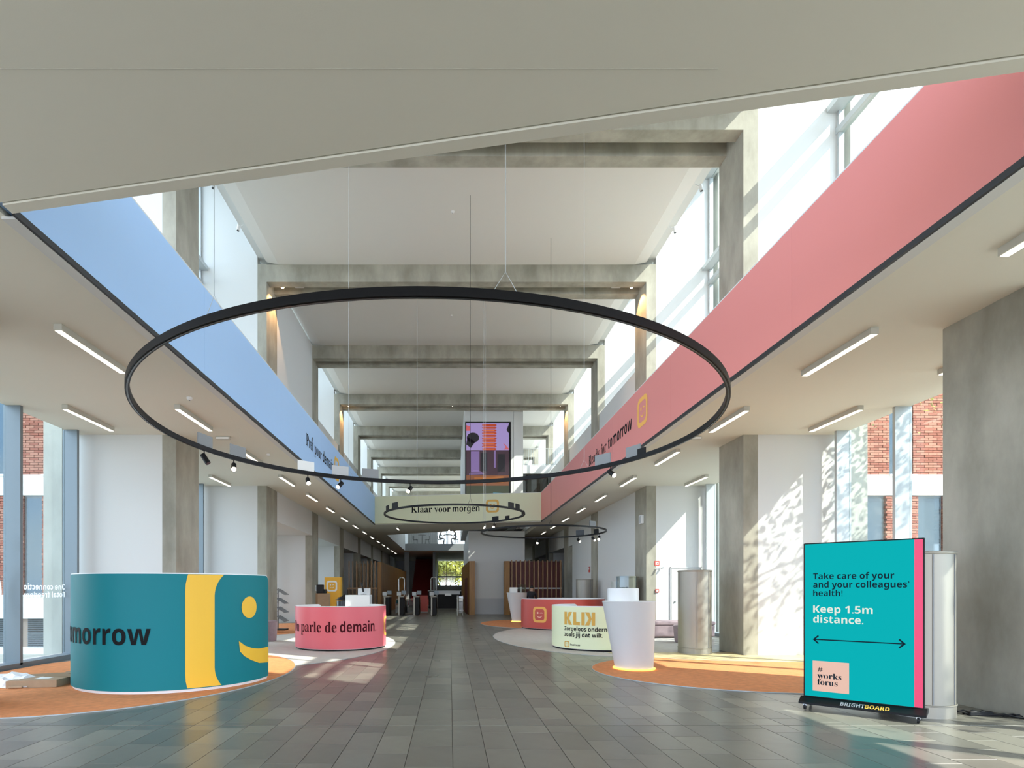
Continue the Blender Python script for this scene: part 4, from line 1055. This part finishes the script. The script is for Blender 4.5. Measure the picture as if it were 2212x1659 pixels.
slat_screen(3.5, 6.6, 33.0, M_redp, 12, 'dark red slatted screen right of the white core', M_woodp)
we = empty('timber_post', (3.33, 33, 0), 'broad golden timber end panel left of the red slatted screen', 'panel'); MB().bbox(-.15, .17, 0, .5, 0, 3.15, .01).obj('body', M_wood, we); MB().box(-.15, .17, -.01, .0, 0, .3).obj('kick_plate', M_wood, we)
slat_screen(-6.2, -4.4, 34.0, None, 8, 'open timber slatted screen left of the turnstiles', M_woodp, base=M_brown)
slat_screen(-6.2, -5.0, 37.2, None, 5, 'second timber slatted screen deeper in the left aisle', M_woodp)

# ------------------------------------------------------------ yellow totem, carton, small table
yt = empty('yellow_totem', (-4.78, 23.0, 0), 'yellow board with white face emblem behind the pink counter', 'sign board')
MB().bbox(-.33, .33, 0, .35, 0, 1.99, .006).obj('board', M_yel2, yt)
fr, fc = emblem(-.03, 1.63, .44)
yf = lambda u, v: (u, -.004, v)
surf('emblem', fr, yf, M_paper, yt); surf('emblem_face', fc, yf, M_paper, yt)
cb = empty('cardboard_stand', (-4.98, 22.3, 0), 'tall plain cardboard box in front of the yellow board', 'box'); MB().bbox(-.22, .22, -.1, .2, 0, 1.34, .006).obj('body', M_card, cb); MB().box(-.30, -.22, -.1, .2, 0, 1.34).obj('flap', M_cardd, cb)
bx = empty('black_printer', (-5.03, 22.3, 1.342), 'black device on top of the tall cardboard box', 'printer'); MB().bbox(-.22, .03, -.12, .15, 0, .34, .01).obj('body', M_blackp, bx); MB().bbox(.03, .14, -.12, .15, 0, .16, .01).obj('tray', M_blackp, bx)
gtb = empty('glass_side_table', (-3.95, 21.2, 0), 'small dark side table beside the yellow board', 'table')
MB().lathe([(.34, 1.10), (.34, 1.13), (.01, 1.13)], n=32).obj('tabletop', M_blackp, gtb, smooth=True); MB().lathe([(.22, 0), (.3, .02), (.3, 1.08)], n=32).obj('drum', M_greyd, gtb, smooth=True)
cbk = empty('dark_bag', (-3.97, 21.2, 1.132), 'low dark bundle on the small side table', 'bag'); MB().lathe([(.26, 0), (.24, .06), (.1, .1), (.03, .17), (.01, .18)], n=14, sx=1, sy=.6).obj('body', M_blackp, cbk, smooth=True)

# brochure rack
br = empty('brochure_rack', (-6.30, 20.75, 0), 'rack of four angled brochure shelves beside the second left column', 'rack')
MB().box(-.03, 0.0, -.02, .02, .05, 1.55).obj('upright', M_grey, br)
MB().box(-.1, .3, -.25, .25, .0, .05).obj('base', M_blackp, br)
for i in range(4):
    z = .32 + .325 * i
    sh_ = MB().add([(0, -.3, z + .20), (.30, -.3, z), (.30, .3, z), (0, .3, z + .20), (0, -.3, z + .215), (.305, -.3, z + .014), (.305, .3, z + .014), (0, .3, z + .215)], [(0, 3, 2, 1), (4, 5, 6, 7), (0, 1, 5, 4), (1, 2, 6, 5), (2, 3, 7, 6), (3, 0, 4, 7)]).obj('shelf', M_grey, br)
    MB().tube([(0, -.28, z + .04), (.12, -.28, z + .12)], .012, 6).obj('bracket', M_grey, br)

# ottomans and benches
def ottoman(x, y, r, h, lb):
    e = empty('ottoman', (x, y, 0), lb, 'ottoman')
    MB().lathe([(r * .82, .012), (r * .85, .03), (r, h - .05)], n=36, cap=True).obj('base', M_mauve, e, smooth=True); MB().lathe([(r, h - .05), (r + .01, h - .02), (r - .03, h), (.01, h)], n=36).obj('cushion', M_mauve, e, smooth=True)
ottoman(-5.22, 16.3, .24, .60, 'mauve round ottoman right behind the teal counter')
ottoman(6.6, 15.9, .30, .50, 'small mauve ottoman beside the steel air column')
bn = empty('bench', (7.0, 17.6, 0), 'long mauve bench against the sunlit white wall', 'bench')
MB().bbox(-1.1, 1.1, -.35, .35, .05, .40, .03).obj('base', M_mauve, bn, smooth=False); MB().bbox(-1.12, 1.12, -.37, .37, .40, .52, .03).obj('cushion', M_mauve, bn)
bench2 = 0

# flattened boxes at the left window
def slab(name, pts, th, m, root): 
    n = len(pts); vs = [tuple(p) for p in pts] + [(p[0], p[1], p[2] + th) for p in pts]
    return MB().add(vs, [list(range(n - 1, -1, -1)), list(range(n, 2 * n))] + [[i, (i + 1) % n, n + (i + 1) % n, n + i] for i in range(n)]).obj(name, m, root)
c1 = empty('cardboard_box', (-6.35, 8.75, .012), 'flattened brown cardboard box lying on the orange carpet', 'box', rz=R(12))
slab('body', [(-.36, -.22, 0), (.32, -.22, 0), (.40, .24, 0), (-.30, .24, 0)], .11, M_card, c1)
slab('flap', [(.0, .1, .112), (.46, .02, .112), (.50, .28, .125), (.02, .32, .125)], .008, M_cardd, c1)
slab('label', [(-.06, -.05, .111), (.14, -.05, .111), (.17, .14, .111), (-.03, .14, .111)], .001, M_paper, c1)
c2 = empty('cardboard_box', (-6.75, 9.35, .012), 'opened cardboard carton lying behind the flattened one', 'box', rz=R(25))
slab('body', [(-.4, -.2, 0), (.5, -.2, 0), (.5, .2, 0), (-.4, .2, 0)], .07, M_cardd, c2)
slab('flap', [(.3, -.1, .071), (.8, .0, .12), (.8, .2, .13), (.3, .2, .075)], .008, M_cardd, c2)
pl = empty('plastic_film', (-6.85, 8.85, .012), 'crumpled white plastic film beside the flattened boxes', 'packaging')
rnd = random.Random(2); N = 14; vs = []
for j in range(N):
    for i in range(N):
        u, v = i / (N - 1) - .5, j / (N - 1) - .5
        vs.append((u * .95 + rnd.uniform(-.02, .02), v * .75 + rnd.uniform(-.02, .02), max(.004, .16 * (1 - (2 * u) ** 2) * (1 - (2 * v) ** 2) + rnd.uniform(-.03, .04))))
fm = MB().add(vs, [[j * N + i, j * N + i + 1, (j + 1) * N + i + 1, (j + 1) * N + i] for j in range(N - 1) for i in range(N - 1)]).obj('sheet', M_plast, pl)
so_ = fm.modifiers.new('s', 'SOLIDIFY'); so_.thickness = .004
MB().tube([(.25, -.40, .02), (.42, -.36, .02)], .02, 8).obj('roll', M_card, pl)

# ------------------------------------------------------------ small wall items on the right
def wallthing(name, loc, lb, cat, mb, m, pname='plate'):
    e = empty(name, loc, lb, cat); mb.obj(pname, m, e); return e
e = wallthing('fire_sign', (7.0, YK(2) - .001, 2.38), 'small red fire pictogram sign on the sunlit white wall', 'sign', MB().box(-.08, .08, -.012, 0, -.08, .08), M_crim)
surf('pictogram', merge(poly2d([(-.05, -.05), (.05, -.05), (.05, .05), (-.05, .05)])), lambda u, v: (u, -.014, v), M_paper, e)
surf('flame', poly2d([(-.025, -.03), (.0, .0), (-.01, .03), (.03, .0), (.02, -.03)]), lambda u, v: (u, -.016, v), M_crim, e)
e = wallthing('call_point', (7.0, YK(2) - .001, 1.45), 'small red call point below the fire pictogram sign', 'call point', MB().bbox(-.06, .06, -.04, 0, -.06, .06, .01), M_crim, 'housing'); surf('face', disc2d(0, 0, .035), lambda u, v: (u, -.042, v), M_paper, e)
e = wallthing('wall_spotlight', (7.08, YK(2) - .001, 2.22), 'white twin wall spotlight beside the fire pictogram sign', 'lamp', MB().tube([(-.12, -.02, -.05), (-.02, -.12, .0)], .03, 10), M_lac, 'lamp_head'); MB().tube([(.02, -.02, -.03), (.12, -.12, .03)], .03, 10).obj('lamp_head', M_lac, e)
e = wallthing('wall_speaker', (XR - .001, YK(2) + .35, 3.9), 'white box speaker mounted on the second right column', 'speaker', MB().bbox(-.10, 0, -.12, .12, -.15, .15, .01), M_lac, 'housing'); MB().box(-.102, -.10, -.09, .09, -.12, .12).obj('grille', M_greyl, e)
e = wallthing('fire_sign', (XR - .001, 26.9, 2.45), 'small red sign high on the wall by the third right column', 'sign', MB().box(-.02, .0, -.1, .1, -.14, .12), M_crim); MB().box(-.022, -.02, -.06, .06, -.02, .08).obj('pictogram', M_paper, e)
e = wallthing('call_point', (XR - .001, 26.9, 1.55), 'small red and grey call point by the third right column', 'call point', MB().bbox(-.05, 0, -.08, .08, -.12, .12, .01), M_grey, 'housing'); MB().box(-.052, -.05, -.05, .05, -.02, .06).obj('face', M_crim, e)
dr = tag(MB().box(7.44, 7.47, YK(2) - .03, YK(2), 0, 2.25).box(7.44, 8.5, YK(2) - .03, YK(2), 2.22, 2.25).box(8.47, 8.5, YK(2) - .03, YK(2), 0, 2.25).obj('door_1', M_greyl), 'flush white door in the sunlit right cross wall', 'door', kind='structure')
d2 = MB().box(7.49, 8.45, YK(2) - .018, YK(2), 0.01, 2.2).obj('door_leaf', M_white, dr); MB().lathe([(.03, 0), (.03, .03)], n=16).obj('door_knob', M_grey, d2)
kn = [c for c in bpy.data.objects if c.parent == d2][0]; kn.rotation_euler = (pi / 2, 0, 0); kn.location = (7.60, YK(2) - .018, 1.08)
e = wallthing('light_switch', (XL + .001, 26.0, 1.55), 'round white switch on the third left column', 'switch', MB().bbox(0, .03, -.1, .1, -.13, .13, .01), M_lac, 'plate'); MB().box(.03, .034, -.05, .05, -.07, .07).obj('rocker', M_greyl, e)
# orange wooden upright outside the right glass
ol = empty('timber_sculpture', (13.9, 15.8, -.45), 'slender orange timber sculpture outside the right windows', 'sculpture')
MB().tube([(0, 0, 0), (.05, 0, 1.6), (.22, 0, 3.0), (.3, 0, 4.2)], [.28, .22, .10, .05], 10).obj('upright', M_woodp, ol, smooth=True); MB().tube([(-.1, 0, .0), (-.5, -.1, 1.2), (-.25, -.1, 2.1), (.1, 0, 2.6)], [.14, .12, .08, .03], 8).obj('curved_arm', M_lac, ol, smooth=True)

# ------------------------------------------------------------ people
def person(loc, rz, joints, edges, lb, top, bottom, group=None):
    root = empty('person', loc, lb, 'person', group, rz=rz)
    names = list(joints); idx = {n: i for i, n in enumerate(names)}
    me = bpy.data.meshes.new('body'); me.from_pydata([joints[n][0] for n in names], [(idx[a], idx[b]) for a, b in edges], [])
    o = bpy.data.objects.new('body', me); C.objects.link(o); o.parent = root
    sk = o.modifiers.new('skin', 'SKIN'); 
    for n in names:
        d = me.skin_vertices[0].data[idx[n]]; r = joints[n][1]; d.radius = (r, r); d.use_root = (n == 'pelvis')
    o.modifiers.new('sub', 'SUBSURF').levels = 1; o.modifiers['sub'].render_levels = 1
    dg = bpy.context.evaluated_depsgraph_get(); m2 = bpy.data.meshes.new_from_object(o.evaluated_get(dg)); o.modifiers.clear(); o.data = m2
    m2.materials.clear()
    for m in (top, bottom, M_skin): m2.materials.append(m)
    pz = joints['pelvis'][0][2]; neck = joints['neck'][0]
    hands = [Vector(joints[n][0]) for n in ('hand_l', 'hand_r')]; feet = [Vector(joints[n][0]) for n in ('ankle_l', 'ankle_r')]
    for p in m2.polygons:
        c = p.center; p.use_smooth = True
        mi = 0 if c.z > pz + .02 else 1
        if c.z > neck[2] - .01 or any((c - hd).length < .09 for hd in hands): mi = 2
        for kn_ in ('knee_l', 'knee_r'):
            if (c - Vector(joints[kn_][0])).length < .14: mi = 1
        p.material_index = mi
    # head with face, hair
    hc = Vector(joints['head'][0])
    hm = MB(); hm.lathe([(.015, -.125), (.045, -.115), (.062, -.08), (.074, -.02), (.078, .04), (.062, .09), (.03, .118), (.004, .125)], n=18, sy=1.2)
    hd = hm.obj('head', M_skin, root, smooth=True); hd.location = hc
    MB().lathe([(.080, .0), (.084, .05), (.068, .10), (.034, .13), (.004, .137)], n=18, sy=1.22).obj('hair', M_hair, hd, smooth=True)
    MB().tube([(0, -.09, .01), (0, -.113, -.025)], [.008, .014], 6).obj('nose', M_skin, hd)
    for s_ in (-1, 1):
        MB().lathe([(.009, -.002), (.009, .002)], n=8).obj('eye', M_black, hd).location = (s_ * .03, -.088, .012)
        MB().lathe([(.012, -.02), (.016, 0), (.01, .022)], n=8, sx=.5).obj('ear', M_skin, hd).location = (s_ * .078, 0, -.005)
    MB().box(-.022, .022, -.094, -.086, -.064, -.057).obj('mouth', M_wine, hd)
    # shoes
    for n in ('ankle_l', 'ankle_r'):
        a = joints[n][0]; t = joints['toe_' + n[-1]][0]
        dv = Vector(t) - Vector(a); zz = min(a[2], t[2]) - .035
        MB().tube([(a[0] - dv.x * .25, a[1] - dv.y * .25, zz + .045), (a[0], a[1], zz + .05), (t[0], t[1], zz + .032)], [.035, .046, .032], 8).obj('shoe', M_blackp, root, smooth=True)
    for n in ('l', 'r'):
        h0 = Vector(joints['hand_' + n][0]); e0 = Vector(joints['elbow_' + n][0]); d = (h0 - e0).normalized(); sd = d.orthogonal().normalized(); up = d.cross(sd)
        fmesh = MB()
        for q in range(4): fmesh.tube([h0 + sd * (q - 1.5) * .019, h0 + d * .05 + sd * (q - 1.5) * .021, h0 + d * (.085 - .006 * abs(q - 1.5)) + up * .02 + sd * (q - 1.5) * .021], [.010, .009, .007], 6)
        fmesh.tube([h0 - d * .02 + sd * .03, h0 + d * .01 + sd * .055, h0 + d * .035 + sd * .06], [.011, .010, .008], 6)
        fmesh.obj('fingers', M_skin, root, smooth=True)
    return root
ED = [('pelvis', 'waist'), ('waist', 'chest'), ('chest', 'neck'), ('neck', 'head'), ('chest', 'sh_l'), ('chest', 'sh_r'), ('sh_l', 'elbow_l'), ('elbow_l', 'hand_l'), ('sh_r', 'elbow_r'), ('elbow_r', 'hand_r'),
      ('pelvis', 'hip_l'), ('pelvis', 'hip_r'), ('hip_l', 'knee_l'), ('knee_l', 'ankle_l'), ('hip_r', 'knee_r'), ('knee_r', 'ankle_r'), ('ankle_l', 'toe_l'), ('ankle_r', 'toe_r')]
def sit():   # faces -y, high stool seat .66
    s = .68
    return {'pelvis': ((0, .05, s + .1), .125), 'waist': ((0, .05, s + .26), .115), 'chest': ((0, -.02, s + .46), .13), 'neck': ((0, -.08, s + .60), .052), 'head': ((0, -.13, s + .74), .055),
            'sh_l': ((.17, -.02, s + .52), .062), 'sh_r': ((-.17, -.02, s + .52), .062), 'elbow_l': ((.22, -.20, s + .30), .043), 'elbow_r': ((-.22, -.20, s + .30), .043), 'hand_l': ((.10, -.42, s + .38), .030), 'hand_r': ((-.10, -.42, s + .38), .030),
            'hip_l': ((.09, 0, s + .07), .095), 'hip_r': ((-.09, 0, s + .07), .095), 'knee_l': ((.11, -.42, s + .04), .062), 'knee_r': ((-.11, -.42, s + .04), .062), 'ankle_l': ((.10, -.36, .25), .04), 'ankle_r': ((-.10, -.30, .25), .04), 'toe_l': ((.10, -.50, .22), .03), 'toe_r': ((-.10, -.44, .22), .03)}
def stand():
    return {'pelvis': ((0, 0, .93), .125), 'waist': ((0, -.01, 1.08), .115), 'chest': ((0, -.03, 1.27), .135), 'neck': ((0, -.05, 1.42), .052), 'head': ((0, -.09, 1.55), .055),
            'sh_l': ((.18, -.03, 1.34), .062), 'sh_r': ((-.18, -.03, 1.34), .062), 'elbow_l': ((.24, -.06, 1.06), .043), 'elbow_r': ((-.24, -.08, 1.06), .043), 'hand_l': ((.20, -.26, .98), .030), 'hand_r': ((-.20, -.32, 1.05), .030),
            'hip_l': ((.09, 0, .88), .10), 'hip_r': ((-.09, 0, .88), .10), 'knee_l': ((.10, -.02, .48), .062), 'knee_r': ((-.10, -.01, .48), .062), 'ankle_l': ((.10, .02, .09), .04), 'ankle_r': ((-.10, .02, .09), .04), 'toe_l': ((.10, -.12, .05), .03), 'toe_r': ((-.10, -.12, .05), .03)}
def stool(x, y, z, rz, lb):
    e = empty('bar_stool', (x, y, z), lb, 'stool', rz=rz)
    MB().bbox(-.2, .2, -.2, .2, .62, .68, .02).obj('seat', M_blackp, e); MB().bbox(-.2, .2, .18, .22, .68, 1.0, .01).obj('backrest', M_blackp, e)
    for sx in (-1, 1):
        for sy in (-1, 1): MB().tube([(sx * .15, sy * .15, .62), (sx * .22, sy * .22, 0)], .015, 6).obj('leg', M_black, e)
    MB().tube([(-.2, -.2, .22), (.2, -.2, .22)], .012, 6).obj('footrest', M_black, e)
def bistro(x, y, z, lb, h=1.05):
    e = empty('bistro_table', (x, y, z), lb, 'table'); MB().lathe([(.36, h - .03), (.37, h - .015), (.36, h), (.01, h)], n=28).obj('tabletop', M_blackp, e, smooth=True); MB().tube([(0, 0, .02), (0, 0, h - .03)], .03, 8).obj('leg', M_black, e); MB().lathe([(.22, 0), (.22, .02), (.02, .03)], n=24).obj('base', M_black, e, smooth=True)
Z1 = 5.45
bistro(-.2, 52.3, Z1, 'high round table between the two seated people', 1.12)
stool(-.95, 52.3, Z1, R(90), 'bar stool under the seated person on the left'); stool(.55, 52.3, Z1, R(-90), 'bar stool under the seated person on the right')
person((-.93, 52.3, Z1), R(90), sit(), ED, 'person in a grey top seated left of the high table', M_clothg, M_cloth)
person((.53, 52.3, Z1), R(-90), sit(), ED, 'person in dark clothes seated right of the high table', M_cloth, M_cloth)
bistro(-2.6, 52.6, Z1, 'high round table at the left end of the rear deck', 1.12)
stool(-3.2, 52.4, Z1, R(80), 'empty stool left of the deserted high table'); stool(-2.1, 52.5, Z1, R(-80), 'empty stool right of the deserted high table')
person((3.88, 26.9, 0), R(160), stand(), ED, 'person in black standing behind the distant white pedestal', M_cloth, M_cloth)
